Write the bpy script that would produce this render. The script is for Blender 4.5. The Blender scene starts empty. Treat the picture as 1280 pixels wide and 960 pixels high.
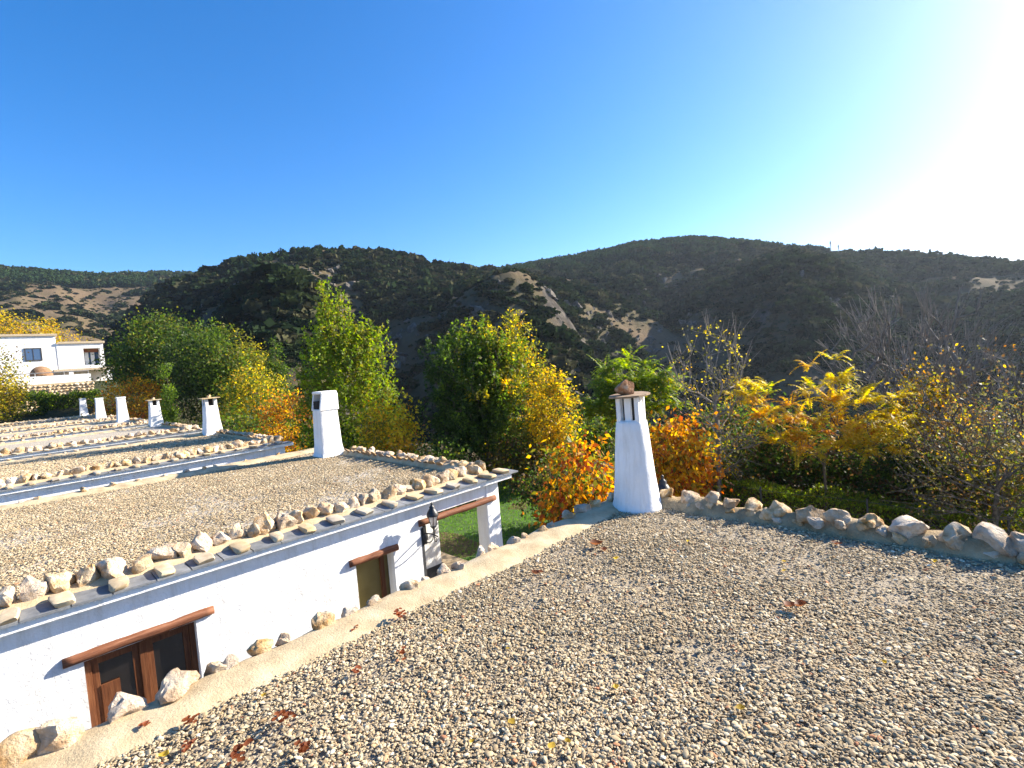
import bpy, math, random
import numpy as np
from mathutils import Matrix, Vector, Euler

# ------------------------------------------------------------------ camera, sky, sun, exposure
SC = bpy.context.scene
COL = SC.collection
H = 2.08                                   # eye height above the near gravel roof (z = 0)
FPX = 636.0                                # focal length in pixels of the 1280 px wide photograph
AX = np.array([630., -80., FPX]); AX /= np.linalg.norm(AX)          # world X (along the eaves) in camera axes
BX = np.array([-640., 21., FPX]); BX -= AX * (AX @ BX); BX /= np.linalg.norm(BX)   # world Y (along the row of houses)
UX = np.cross(AX, BX)                                                # world Z
cam_d = bpy.data.cameras.new('camera')
cam_d.sensor_width = 36.0
cam_d.lens = 36.0 * FPX / 1280.0
cam_d.clip_start = 0.05
cam_d.clip_end = 6000
cam = bpy.data.objects.new('camera', cam_d)
COL.objects.link(cam)
M3 = Matrix(((AX[0], -AX[1], -AX[2]), (BX[0], -BX[1], -BX[2]), (UX[0], -UX[1], -UX[2])))
cam.matrix_world = Matrix.Translation((0, 0, H)) @ M3.to_4x4()
SC.camera = cam

SUN_AZ, SUN_EL = -21.0, 27.0               # azimuth from world X towards Y
wd = bpy.data.worlds.new('World'); SC.world = wd; wd.use_nodes = True
nt = wd.node_tree; nt.nodes.clear()
sky = nt.nodes.new('ShaderNodeTexSky'); sky.sky_type = 'NISHITA'; sky.sun_disc = False
sky.sun_elevation = math.radians(SUN_EL)
sky.sun_rotation = math.radians(90.0 - SUN_AZ)
sky.altitude = 900; sky.air_density = 1.0; sky.dust_density = 1.15; sky.ozone_density = 3.0
bg = nt.nodes.new('ShaderNodeBackground'); bg.inputs['Strength'].default_value = 0.092
wo = nt.nodes.new('ShaderNodeOutputWorld')
hs = nt.nodes.new('ShaderNodeHueSaturation'); hs.inputs['Saturation'].default_value = 1.36
nt.links.new(sky.outputs[0], hs.inputs['Color']); 
tn = nt.nodes.new('ShaderNodeMixRGB'); tn.blend_type = 'MULTIPLY'; tn.inputs[0].default_value = 1.0; tn.inputs[2].default_value = (1.0, 0.94, 1.02, 1)
nt.links.new(hs.outputs[0], tn.inputs[1]); nt.links.new(tn.outputs[0], bg.inputs[0]); nt.links.new(bg.outputs[0], wo.inputs[0])
sun_d = bpy.data.lights.new('sun', 'SUN'); sun_d.energy = 5.0; sun_d.angle = math.radians(0.53)
sun_d.color = (1.0, 0.91, 0.77)
sun = bpy.data.objects.new('sun', sun_d); COL.objects.link(sun)
sv = Vector((math.cos(math.radians(SUN_AZ)) * math.cos(math.radians(SUN_EL)),
             math.sin(math.radians(SUN_AZ)) * math.cos(math.radians(SUN_EL)), math.sin(math.radians(SUN_EL))))
sun.rotation_euler = sv.to_track_quat('Z', 'Y').to_euler()
sun.location = (30, -10, 40)
SC.view_settings.view_transform = 'Standard'; SC.view_settings.look = 'None'
SC.view_settings.exposure = 1.58; SC.view_settings.gamma = 1.0
HAZE = 0.00011                              # density of the air over the valley
SC.cycles.use_denoising = True
SC.cycles.max_bounces = 8; SC.cycles.transparent_max_bounces = 8
SC.cycles.sample_clamp_indirect = 6.0

# ------------------------------------------------------------------ helpers
RNG = np.random.default_rng(11)
random.seed(11)

def ray(x, y):
    d = np.array([x - 640., y - 480., FPX]); return np.array([d @ AX, d @ BX, d @ UX])
def on_z(x, y, z=0.0):
    r = ray(x, y); t = (z - H) / r[2]; return np.array([r[0] * t, r[1] * t, z])
def on_x(x, y, X):
    r = ray(x, y); t = X / r[0]; return np.array([X, r[1] * t, H + r[2] * t])
def on_y(x, y, Y):
    r = ray(x, y); t = Y / r[1]; return np.array([r[0] * t, Y, H + r[2] * t])
def at_dist(x, y, d):
    r = ray(x, y); t = d / math.hypot(r[0], r[1]); return np.array([r[0] * t, r[1] * t, H + r[2] * t])
def azel(x, y):
    r = ray(x, y); return math.degrees(math.atan2(r[1], r[0])), math.degrees(math.atan2(r[2], math.hypot(r[0], r[1])))

WPOS = {}
def root(name, loc, label, cat, group=None):
    o = bpy.data.objects.new(name, None); COL.objects.link(o)
    o.empty_display_size = 0.2
    o.location = loc; WPOS[o.name] = Vector(loc); tag(o, label, cat, group)
    return o
def tag(o, label, cat, group=None):
    o['label'] = label; o['category'] = cat
    if group: o['group'] = group
    return o
def put(o, parent=None, loc=(0, 0, 0), rot=None, scale=None):
    """link an object, standing at world position loc, under parent (parents are never turned or scaled)"""
    COL.objects.link(o)
    w = Vector(loc)
    if parent is not None:
        o.parent = parent; o.location = w - WPOS[parent.name]
    else:
        o.location = w
    if rot is not None: o.rotation_euler = rot
    if scale is not None: o.scale = scale
    WPOS[o.name] = w
    return o
def structure(o): o['kind'] = 'structure'; return o
def stuff(o): o['kind'] = 'stuff'; return o

def mesh(name, v, f, mat=None, smooth=False, col=None):
    me = bpy.data.meshes.new(name)
    v = np.asarray(v, dtype=np.float32).reshape(-1, 3)
    if isinstance(f, np.ndarray):
        k = f.shape[1]; nf = f.shape[0]
        me.vertices.add(len(v)); me.vertices.foreach_set('co', v.ravel())
        me.loops.add(nf * k); me.loops.foreach_set('vertex_index', f.astype(np.int32).ravel())
        me.polygons.add(nf); me.polygons.foreach_set('loop_start', np.arange(0, nf * k, k, dtype=np.int32))
        me.polygons.foreach_set('loop_total', np.full(nf, k, dtype=np.int32))
        me.update(calc_edges=True)
    else:
        me.from_pydata([tuple(map(float, p)) for p in v], [], [tuple(q) for q in f]); me.update()
    if smooth: me.polygons.foreach_set('use_smooth', np.ones(len(me.polygons), dtype=bool))
    if col is not None:
        ca = me.color_attributes.new('tint', 'FLOAT_COLOR', 'POINT')
        c = np.ones((len(v), 4), dtype=np.float32); c[:, :3] = col
        ca.data.foreach_set('color', c.ravel())
    if mat is not None: me.materials.append(mat)
    me.validate()
    return me
def obj(name, me): return bpy.data.objects.new(name, me)

class MB:
    """collects shapes; build() gives one mesh object"""
    def __init__(s): s.v = []; s.f = []
    def add(s, v, f):
        n = len(s.v); s.v += [tuple(p) for p in v]; s.f += [tuple(i + n for i in q) for q in f]; return s
    def box(s, x0, x1, y0, y1, z0, z1):
        return s.add([(x0,y0,z0),(x1,y0,z0),(x1,y1,z0),(x0,y1,z0),(x0,y0,z1),(x1,y0,z1),(x1,y1,z1),(x0,y1,z1)],
                     [(0,3,2,1),(4,5,6,7),(0,1,5,4),(1,2,6,5),(2,3,7,6),(3,0,4,7)])
    def loft(s, rings, cap=True):
        n = len(rings[0]); v = [p for r in rings for p in r]; f = []
        for i in range(len(rings) - 1):
            for j in range(n):
                k = (j + 1) % n
                f.append((i*n+j, i*n+k, (i+1)*n+k, (i+1)*n+j))
        if cap: f.append(tuple(reversed(range(n)))); f.append(tuple((len(rings)-1)*n + j for j in range(n)))
        return s.add(v, f)
    def tube(s, pts, rad, n=8):
        pts = [Vector(p) for p in pts]; rings = []
        if not hasattr(rad, '__len__'): rad = [rad] * len(pts)
        for i, p in enumerate(pts):
            t = (pts[min(i+1, len(pts)-1)] - pts[max(i-1, 0)]).normalized()
            u = t.orthogonal().normalized() if i == 0 else (u - t * u.dot(t)).normalized()
            w = t.cross(u)
            rings.append([p + (u * math.cos(6.28318*j/n) + w * math.sin(6.28318*j/n)) * rad[i] for j in range(n)])
        return s.loft(rings)
    def log(s, x0, x1, y, z, r):
        n = 16; ph = random.uniform(0, 9)
        return s.tube([(x0 + (x1-x0)*i/n, y + 0.006*math.sin(i*.8+ph), z + 0.003*math.sin(i*.6+2*ph)) for i in range(n+1)],
                      [r*(1 + 0.05*math.sin(i*1.3+ph) + random.uniform(-.05, .05)) for i in range(n+1)], 12)
    def lathe(s, prof, c=(0,0,0), n=14, sq=0.0, rot=0.0):
        rings = []
        for r, z in prof:
            ring = []
            for j in range(n):
                a = 6.283185 * j / n
                q = (abs(math.cos(a))**(2+sq) + abs(math.sin(a))**(2+sq)) ** (-1/(2+sq))
                ring.append((c[0] + r*q*math.cos(a+rot), c[1] + r*q*math.sin(a+rot), c[2] + z))
            rings.append(ring)
        return s.loft(rings)
    def mesh(s, name, mat, smooth=False, bevel=0.0, seg=2):
        me = mesh(name, s.v, s.f, mat, smooth)
        if bevel > 0:
            import bmesh
            bm = bmesh.new(); bm.from_mesh(me)
            bmesh.ops.recalc_face_normals(bm, faces=bm.faces)
            bmesh.ops.bevel(bm, geom=[e for e in bm.edges if len(e.link_faces) == 2 and e.calc_face_angle() > 0.5],
                            offset=bevel, segments=seg, affect='EDGES', profile=0.6, clamp_overlap=True)
            bm.to_mesh(me); bm.free()
        return me
    def build(s, name, mat, parent=None, smooth=False, bevel=0.0, off=None):
        """mesh in world coordinates; the object sits at its parent's position"""
        base = WPOS[parent.name] if parent is not None else Vector(off or (0,0,0))
        s.v = [(p[0]-base.x, p[1]-base.y, p[2]-base.z) for p in s.v]
        return put(obj(name, s.mesh(name, mat, smooth, bevel)), parent, base)

# ---- value noise (numpy)
_perm = RNG.permutation(512)
def vnoise(x, y, z):
    def h(i, j, k): return (_perm[(_perm[(_perm[i & 511] + j) & 511] + k) & 511]) / 255.5 - 1.0
    xi, yi, zi = np.floor(x).astype(int), np.floor(y).astype(int), np.floor(z).astype(int)
    xf, yf, zf = x - xi, y - yi, z - zi
    u, v, w = (t*t*t*(t*(t*6-15)+10) for t in (xf, yf, zf))
    def L(a, b, t): return a + (b - a) * t
    x00 = L(h(xi,yi,zi), h(xi+1,yi,zi), u); x10 = L(h(xi,yi+1,zi), h(xi+1,yi+1,zi), u)
    x01 = L(h(xi,yi,zi+1), h(xi+1,yi,zi+1), u); x11 = L(h(xi,yi+1,zi+1), h(xi+1,yi+1,zi+1), u)
    return L(L(x00, x10, v), L(x01, x11, v), w)
def fbm(x, y, z=0.0, oct=4, ridged=False):
    x = np.asarray(x, float); y = np.asarray(y, float); z = np.zeros_like(x) + z
    s = np.zeros_like(x); a = 1.0; t = 0.0
    for i in range(oct):
        n = vnoise(x + 17.3*i, y + 5.1*i, z + 9.7*i)
        s += a * ((1 - 2*np.abs(n)) if ridged else n); t += a
        x, y, z, a = x*2.03, y*2.03, z*2.03, a*0.5
    return s / t

# ---- materials
def nodes(name):
    m = bpy.data.materials.new(name); m.use_nodes = True; t = m.node_tree; t.nodes.clear()
    out = t.nodes.new('ShaderNodeOutputMaterial'); b = t.nodes.new('ShaderNodeBsdfPrincipled')
    t.links.new(b.outputs[0], out.inputs[0])
    return m, t, b, out
def ramp(t, stops, interp='LINEAR'):
    r = t.nodes.new('ShaderNodeValToRGB'); e = r.color_ramp; e.interpolation = interp
    while len(e.elements) < len(stops): e.elements.new(0.5)
    for el, (p, c) in zip(e.elements, stops): el.position = p; el.color = (*c, 1)
    return r
def noise_n(t, scale, detail=6, rough=0.6, vec=None):
    n = t.nodes.new('ShaderNodeTexNoise'); n.inputs['Scale'].default_value = scale
    n.inputs['Detail'].default_value = detail; n.inputs['Roughness'].default_value = rough
    if vec is not None: t.links.new(vec, n.inputs['Vector'])
    return n
def pos(t):
    g = t.nodes.new('ShaderNodeNewGeometry'); return g.outputs['Position']
def bump(t, b, h, strength, dist):
    n = t.nodes.new('ShaderNodeBump'); n.inputs['Strength'].default_value = strength; n.inputs['Distance'].default_value = dist
    t.links.new(h, n.inputs['Height']); t.links.new(n.outputs[0], b.inputs['Normal']); return n
def mat_noise(name, stops, scale, rough=0.85, bscale=None, bstr=0.4, bdist=0.01, obj_rand=0.0, spec=0.3, metal=0.0, detail=6):
    m, t, b, o = nodes(name)
    p = pos(t); n = noise_n(t, scale, detail, 0.62, p)
    r = ramp(t, stops); t.links.new(n.outputs[0], r.inputs[0]); c = r.outputs[0]
    if obj_rand > 0:
        oi = t.nodes.new('ShaderNodeObjectInfo'); hs = t.nodes.new('ShaderNodeHueSaturation')
        mr = t.nodes.new('ShaderNodeMapRange'); mr.inputs[3].default_value = 1 - obj_rand; mr.inputs[4].default_value = 1 + obj_rand
        t.links.new(oi.outputs['Random'], mr.inputs[0]); t.links.new(mr.outputs[0], hs.inputs['Value'])
        mr2 = t.nodes.new('ShaderNodeMath'); mr2.operation = 'MULTIPLY'; mr2.inputs[1].default_value = 7.31
        fr = t.nodes.new('ShaderNodeMath'); fr.operation = 'FRACT'
        t.links.new(oi.outputs['Random'], mr2.inputs[0]); t.links.new(mr2.outputs[0], fr.inputs[0])
        m3 = t.nodes.new('ShaderNodeMapRange'); m3.inputs[3].default_value = 0.85; m3.inputs[4].default_value = 1.4
        t.links.new(fr.outputs[0], m3.inputs[0]); t.links.new(m3.outputs[0], hs.inputs['Saturation'])
        t.links.new(c, hs.inputs['Color']); c = hs.outputs[0]
    t.links.new(c, b.inputs['Base Color'])
    b.inputs['Roughness'].default_value = rough; b.inputs['Metallic'].default_value = metal
    b.inputs['Specular IOR Level'].default_value = spec
    if bscale: bump(t, b, noise_n(t, bscale, 8, 0.65, p).outputs[0], bstr, bdist)
    return m

def wood_mat(name, stops, scl, rough):
    m, t, b, o = nodes(name); p = pos(t)
    mp = t.nodes.new('ShaderNodeMapping'); mp.inputs['Scale'].default_value = scl; t.links.new(p, mp.inputs[0])
    n = noise_n(t, 1.0, 8, 0.7, mp.outputs[0]); r = ramp(t, stops); t.links.new(n.outputs[0], r.inputs[0]); t.links.new(r.outputs[0], b.inputs['Base Color'])
    b.inputs['Roughness'].default_value = rough; b.inputs['Specular IOR Level'].default_value = 0.25
    bump(t, b, n.outputs[0], 0.6, 0.006); return m
def stucco_mat():
    m, t, b, o = nodes('whitewashed_stucco')
    p = pos(t)
    n = noise_n(t, 1.3, 6, 0.6, p); r = ramp(t, [(0.3, (0.74, 0.73, 0.70)), (0.62, (0.83, 0.83, 0.815))])
    t.links.new(n.outputs[0], r.inputs[0])
    # thin dirt streaks drawn out downwards
    mp = t.nodes.new('ShaderNodeMapping'); mp.inputs['Scale'].default_value = (7, 7, 0.7); t.links.new(p, mp.inputs[0])
    n2 = noise_n(t, 1.0, 5, 0.7, mp.outputs[0]); r2 = ramp(t, [(0.48, (1, 1, 1)), (0.78, (0.79, 0.755, 0.70))])
    t.links.new(n2.outputs[0], r2.inputs[0])
    mx = t.nodes.new('ShaderNodeMixRGB'); mx.blend_type = 'MULTIPLY'; mx.inputs[0].default_value = 1
    t.links.new(r.outputs[0], mx.inputs[1]); t.links.new(r2.outputs[0], mx.inputs[2]); t.links.new(mx.outputs[0], b.inputs['Base Color'])
    b.inputs['Roughness'].default_value = 0.9; b.inputs['Specular IOR Level'].default_value = 0.2
    a = noise_n(t, 42, 5, 0.6, p); c = noise_n(t, 7, 3, 0.5, p)
    ad = t.nodes.new('ShaderNodeMath'); ad.operation = 'MULTIPLY_ADD'; ad.inputs[1].default_value = 2.5
    t.links.new(c.outputs[0], ad.inputs[0]); t.links.new(a.outputs[0], ad.inputs[2])
    bump(t, b, ad.outputs[0], 0.5, 0.012)
    return m
def pebble_mat():
    m, t, b, o = nodes('river_pebble')
    oi = t.nodes.new('ShaderNodeObjectInfo')
    r = ramp(t, [(0.0, (0.26, 0.21, 0.15)), (0.10, (0.36, 0.295, 0.205)), (0.34, (0.45, 0.375, 0.265)), (0.54, (0.40, 0.35, 0.27)),
                 (0.68, (0.50, 0.43, 0.32)), (0.80, (0.43, 0.32, 0.20)), (0.86, (0.56, 0.50, 0.40)), (0.97, (0.66, 0.62, 0.54)), (0.985, (0.40, 0.2, 0.12))], 'CONSTANT')
    t.links.new(oi.outputs['Random'], r.inputs[0])
    n = noise_n(t, 55, 4, 0.6, pos(t)); r2 = ramp(t, [(0.3, (0.7, 0.69, 0.67)), (0.7, (1.15, 1.13, 1.08))]); t.links.new(n.outputs[0], r2.inputs[0])
    n3 = noise_n(t, 0.9, 4, 0.6, pos(t)); r3 = ramp(t, [(0.35, (0.92, 0.87, 0.76)), (0.65, (1.26, 1.19, 1.05))]); t.links.new(n3.outputs[0], r3.inputs[0])
    mx = t.nodes.new('ShaderNodeMixRGB'); mx.blend_type = 'MULTIPLY'; mx.inputs[0].default_value = 1
    mx2 = t.nodes.new('ShaderNodeMixRGB'); mx2.blend_type = 'MULTIPLY'; mx2.inputs[0].default_value = 1
    t.links.new(r.outputs[0], mx.inputs[1]); t.links.new(r2.outputs[0], mx.inputs[2])
    t.links.new(mx.outputs[0], mx2.inputs[1]); t.links.new(r3.outputs[0], mx2.inputs[2])
    t.links.new(mx2.outputs[0], b.inputs['Base Color'])
    b.inputs['Roughness'].default_value = 0.9; b.inputs['Specular IOR Level'].default_value = 0.15
    return m
def leaf_mat(name='leaf', trans=0.5, spec=0.25, rough=0.55):
    m, t, b, o = nodes(name)
    a = t.nodes.new('ShaderNodeVertexColor'); a.layer_name = 'tint'
    t.links.new(a.outputs[0], b.inputs['Base Color']); b.inputs['Roughness'].default_value = rough; b.inputs['Specular IOR Level'].default_value = spec
    tr = t.nodes.new('ShaderNodeBsdfTranslucent'); hs = t.nodes.new('ShaderNodeHueSaturation'); hs.inputs['Value'].default_value = 2.1; hs.inputs['Saturation'].default_value = 1.12
    t.links.new(a.outputs[0], hs.inputs['Color']); t.links.new(hs.outputs[0], tr.inputs[0])
    mx = t.nodes.new('ShaderNodeMixShader'); mx.inputs[0].default_value = trans
    t.links.new(b.outputs[0], mx.inputs[1]); t.links.new(tr.outputs[0], mx.inputs[2]); t.links.new(mx.outputs[0], o.inputs[0])
    return m
def glass_mat(name, col=(0.02, 0.02, 0.02), rough=0.05):
    m, t, b, o = nodes(name)
    b.inputs['Base Color'].default_value = (*col, 1); b.inputs['Roughness'].default_value = rough; b.inputs['Specular IOR Level'].default_value = 0.6
    n = noise_n(t, 3, 2, 0.5, pos(t)); bump(t, b, n.outputs[0], 0.05, 0.02)
    return m

MT = dict(
    stucco=stucco_mat(), pebble=pebble_mat(), leaf=leaf_mat(), scrub=leaf_mat('evergreen_scrub', 0.10, 0.0, 1.0),
    mortar=mat_noise('sandy_mortar', [(0.3, (0.36, 0.27, 0.155)), (0.52, (0.49, 0.385, 0.235)), (0.72, (0.58, 0.475, 0.31))], 5, 0.95, 60, 0.7, 0.012),
    shademortar=mat_noise('shade_toned_mortar', [(0.3, (0.27, 0.19, 0.10)), (0.52, (0.38, 0.285, 0.165)), (0.72, (0.46, 0.365, 0.23))], 6, 0.95, 45, 1.0, 0.02),  # sandy mortar made browner and darker after the parapet's shaded side
    palebark=mat_noise('pale_grey_bark', [(0.3, (0.12, 0.10, 0.085)), (0.7, (0.27, 0.24, 0.205))], 14, 0.95),
    bed=mat_noise('gravel_bed', [(0.35, (0.28, 0.23, 0.16)), (0.65, (0.44, 0.37, 0.27))], 45, 0.95, 60, 1.0, 0.02),
    sandbed=mat_noise('sandy_gravel_bed', [(0.35, (0.42, 0.36, 0.27)), (0.65, (0.56, 0.49, 0.38))], 45, 0.95, 60, 1.0, 0.02),
    farbed=mat_noise('far_gravel', [(0.36, (0.24, 0.20, 0.15)), (0.5, (0.43, 0.37, 0.28)), (0.64, (0.58, 0.51, 0.40))], 26, 0.95, 30, 1.0, 0.03),
    rock=mat_noise('limestone_rock', [(0.28, (0.30, 0.17, 0.085)), (0.42, (0.50, 0.355, 0.225)), (0.55, (0.60, 0.485, 0.35)), (0.72, (0.68, 0.60, 0.49))], 7.5, 0.95, 24, 1.0, 0.05, obj_rand=0.2),
    slab=mat_noise('pale_flagstone', [(0.3, (0.42, 0.33, 0.22)), (0.7, (0.60, 0.50, 0.36))], 9, 0.9, 30, 0.5, 0.01, obj_rand=0.12),
    brownslab=mat_noise('brown_flagstone', [(0.3, (0.22, 0.145, 0.085)), (0.7, (0.42, 0.30, 0.19))], 9, 0.9, 30, 0.6, 0.012, obj_rand=0.15),
    slate=mat_noise('grey_slate', [(0.3, (0.13, 0.135, 0.14)), (0.7, (0.25, 0.255, 0.255))], 8, 0.6, 26, 0.4, 0.006, obj_rand=0.15),
    rust=mat_noise('rusty_capstone', [(0.3, (0.16, 0.075, 0.035)), (0.5, (0.33, 0.17, 0.085)), (0.72, (0.52, 0.42, 0.31))], 9, 0.9, 30, 0.8, 0.02),
    log=wood_mat('weathered_log', [(0.3, (0.075, 0.026, 0.013)), (0.5, (0.19, 0.072, 0.034)), (0.72, (0.31, 0.15, 0.085))], (2.5, 38, 38), 0.7),
    frame=wood_mat('brown_window_wood', [(0.3, (0.065, 0.022, 0.01)), (0.5, (0.125, 0.045, 0.018)), (0.72, (0.19, 0.08, 0.035))], (45, 45, 3), 0.5),
    olive=mat_noise('olive_door_paint', [(0.3, (0.125, 0.095, 0.028)), (0.7, (0.165, 0.13, 0.045))], 4, 0.55, 40, 0.1, 0.003),
    dark=mat_noise('dark_grey', [(0.3, (0.035, 0.036, 0.038)), (0.7, (0.06, 0.06, 0.06))], 6, 0.7, 40, 0.2, 0.004),
    iron=mat_noise('black_iron', [(0.3, (0.012, 0.012, 0.013)), (0.7, (0.03, 0.03, 0.03))], 30, 0.45, 60, 0.2, 0.002, spec=0.5),
    soot=mat_noise('chimney_soot', [(0.3, (0.012, 0.01, 0.009)), (0.7, (0.03, 0.026, 0.022))], 10, 0.95),
    glass=glass_mat('dark_window_glass', (0.012, 0.01, 0.009)), 
    bark=mat_noise('bark', [(0.3, (0.05, 0.038, 0.028)), (0.7, (0.15, 0.12, 0.092))], 14, 0.95, 40, 0.8, 0.02),
    paving=mat_noise('patio_paving', [(0.3, (0.20, 0.145, 0.085)), (0.7, (0.33, 0.26, 0.165))], 4, 0.9, 30, 0.4, 0.01),
    steel=mat_noise('galvanised_steel', [(0.3, (0.3, 0.3, 0.3)), (0.7, (0.45, 0.45, 0.45))], 20, 0.5, None, metal=0.7),
    curtain=mat_noise('white_curtain', [(0.3, (0.7, 0.69, 0.66)), (0.7, (0.8, 0.8, 0.78))], 5, 0.9),
    straw=mat_noise('brown_weave', [(0.3, (0.18, 0.09, 0.045)), (0.7, (0.36, 0.22, 0.12))], 6, 0.9, 30, 0.8, 0.03),
    blue=mat_noise('blue_plastic', [(0.3, (0.04, 0.09, 0.35)), (0.7, (0.06, 0.14, 0.5))], 4, 0.4),
    bluepane=glass_mat('blue_reflecting_glass', (0.05, 0.10, 0.20), 0.1),
)
m, t, b, o = nodes('lamp_glass'); MT['lampglass'] = m
b.inputs['Base Color'].default_value = (0.75, 0.78, 0.8, 1); b.inputs['Roughness'].default_value = 0.25; b.inputs['Transmission Weight'].default_value = 0.85
t.links.new(noise_n(t, 20, 2, 0.5, pos(t)).outputs[0], b.inputs['Roughness'])

# ------------------------------------------------------------------ terrain: one sheet from the garden to the hills
def prof(table):
    pts = sorted(azel(x, y) for x, y in table); return np.array(pts)
SIL_A = prof([(60, 520), (140, 430), (200, 368), (250, 344), (300, 328), (340, 321), (400, 312), (460, 317), (540, 330), (640, 342), (720, 356), (800, 385), (900, 430), (1000, 470)])
SIL_B = prof([(300, 470), (400, 420), (520, 368), (620, 341), (700, 328), (800, 308), (870, 302), (950, 309), (1040, 318), (1150, 323), (1280, 331), (1500, 343), (1900, 330)])
SIL_C = prof([(-900, 400), (-300, 352), (0, 339), (60, 341), (110, 346), (200, 344), (300, 345), (420, 400)])
SPUR = np.array(sorted((azel(x, 400)[0], a) for x, a in
                [(-400, 0.6), (-150, -0.6), (40, 0.5), (185, -1.0), (372, 1.0), (452, -1.05), (628, 1.0), (700, 0.45), (815, -0.95), (1012, 0.85), (1170, -0.7), (1330, 0.6), (1600, -0.5)]))
def sstep(a, b, x):
    t = np.clip((x - a) / (b - a), 0, 1); return t*t*(3-2*t)
def terrain(X, Y):
    X = np.asarray(X, float); Y = np.asarray(Y, float)
    r = np.hypot(X, Y); az = np.degrees(np.arctan2(Y, X))
    d = np.maximum(np.maximum(X - 19.0, Y - 112.0), 0)
    z0 = -2.8 - 46*(1 - np.exp(-d/75.0)) + 0.03*np.minimum(d, 40)*fbm(X/9, Y/9, 1.0, 3)
    z0 = z0 + 3.4*sstep(52, 78, Y)*(1 - sstep(16, 26, X))
    z0 = z0 + np.where(X < -4, 0.02*np.maximum(-4-X, 0), 0)
    wob = fbm(X/120, Y/120, 3.3, 3)
    azw = az + 5.0*fbm(X/85, Y/85, 8.8, 4)
    spur = sum(np.interp(azw + k, SPUR[:, 0], SPUR[:, 1]) for k in (-3, -1.5, 0, 1.5, 3))/5
    out = z0
    for sil, r0, r1, amp, p in ((SIL_A, 70, 270, 27, 0.95), (SIL_B, 110, 430, 38, 0.9), (SIL_C, 170, 640, 24, 0.85)):
        el = np.interp(az, sil[:, 0], sil[:, 1], left=-12, right=-12)
        crest = H + r1*np.tan(np.radians(el))
        tt = (r - r0)/(r1 - r0)
        t1 = np.clip(tt, 0, 1)
        bell = np.clip(4*t1*(1-t1), 0, 1)
        hz = z0 + (crest - z0)*(t1**p) + amp*bell*np.clip(1.35 - t1, 0, 1)*np.where(t1 > 0.6, 1 - (t1-0.6)*1.6, 1)*spur*(0.8+0.5*wob)
        hz = hz + bell**0.6*(0.20*amp*fbm(X/42, Y/42, 5.0, 5) + 0.12*amp*fbm(X/26, Y/26, 6.0, 4, True) + 1.3*fbm(X/8, Y/8, 2.0, 3))
        hz = np.where(tt > 1, crest - (r - r1)*0.32, hz)
        hz = np.where(tt <= 0, -1e3, hz)
        out = np.maximum(out, hz)
    return out
def dryness(X, Y):
    """0 = scrub, 1 = bare dry ground"""
    r = np.hypot(X, Y); az = np.degrees(np.arctan2(Y, X))
    b = 0.95*fbm(X/52, Y/52, 12.0, 5) + 0.55*fbm(X/14, Y/14, 13.0, 4)
    for px, sg, r0, r1, am in ((705, 6.5, 130, 330, .30), (60, 9, 200, 560, .5), (1130, 7, 250, 420, .0), (560, 4, 235, 268, .3)):
        a0 = azel(px, 400)[0]; b = b + am*np.exp(-((az-a0)/sg)**2)*sstep(r0-20, r0+20, r)*(1 - sstep(r1-20, r1+20, r))
    return b - 0.24
azs = np.radians(np.concatenate([np.arange(-180, -30, 3.0), np.arange(-30, 115, 0.3), np.arange(115, 180, 3.0)]))
rs = np.concatenate([np.arange(0.6, 14, 1.4), np.arange(14, 60, 1.6), 60*np.exp(np.arange(0, 2.95, 0.0145))])
AZ, RS = np.meshgrid(azs, rs); TX, TY = RS*np.cos(AZ), RS*np.sin(AZ); TZ = terrain(TX, TY)
nr, na = TX.shape
I = np.arange(nr*na).reshape(nr, na); I2 = np.roll(I, -1, axis=1)
F = np.stack([I[:-1], I[1:], I2[1:], I2[:-1]], -1).reshape(-1, 4)
m, t, b, o = nodes('dry_hillside')
p = pos(t)
n1 = noise_n(t, 0.16, 12, 0.74, p); r1 = ramp(t, [(0.22, (0.045, 0.05, 0.024)), (0.40, (0.075, 0.07, 0.036)), (0.60, (0.115, 0.088, 0.048)), (0.84, (0.14, 0.10, 0.06))])
vc = t.nodes.new('ShaderNodeVertexColor'); vc.layer_name = 'tint'
ma = t.nodes.new('ShaderNodeMath'); ma.operation = 'MULTIPLY_ADD'; ma.inputs[1].default_value = 0.9; ma.use_clamp = True
ms = t.nodes.new('ShaderNodeMath'); ms.operation = 'SUBTRACT'; ms.inputs[1].default_value = 0.45
sp = t.nodes.new('ShaderNodeSeparateColor'); t.links.new(vc.outputs[0], sp.inputs[0])
t.links.new(sp.outputs[0], ms.inputs[0]); t.links.new(n1.outputs[0], ma.inputs[0]); t.links.new(ms.outputs[0], ma.inputs[2])
t.links.new(ma.outputs[0], r1.inputs[0])
g = t.nodes.new('ShaderNodeNewGeometry'); sx = t.nodes.new('ShaderNodeSeparateXYZ'); t.links.new(g.outputs['Normal'], sx.inputs[0])
n2 = noise_n(t, 0.22, 8, 0.7, p); r2 = ramp(t, [(0.35, (0.022, 0.021, 0.018)), (0.52, (0.06, 0.053, 0.044)), (0.7, (0.15, 0.13, 0.105))]); t.links.new(n2.outputs[0], r2.inputs[0])
rr = ramp(t, [(0.54, (1, 1, 1)), (0.70, (0, 0, 0))]); t.links.new(sx.outputs[2], rr.inputs[0])
mx = t.nodes.new('ShaderNodeMixRGB'); t.links.new(rr.outputs[0], mx.inputs[0]); t.links.new(r1.outputs[0], mx.inputs[1]); t.links.new(r2.outputs[0], mx.inputs[2])
t.links.new(mx.outputs[0], b.inputs['Base Color']); b.inputs['Roughness'].default_value = 1.0; b.inputs['Specular IOR Level'].default_value = 0.1
bump(t, b, noise_n(t, 0.6, 8, 0.7, p).outputs[0], 1.0, 0.8)
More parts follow.
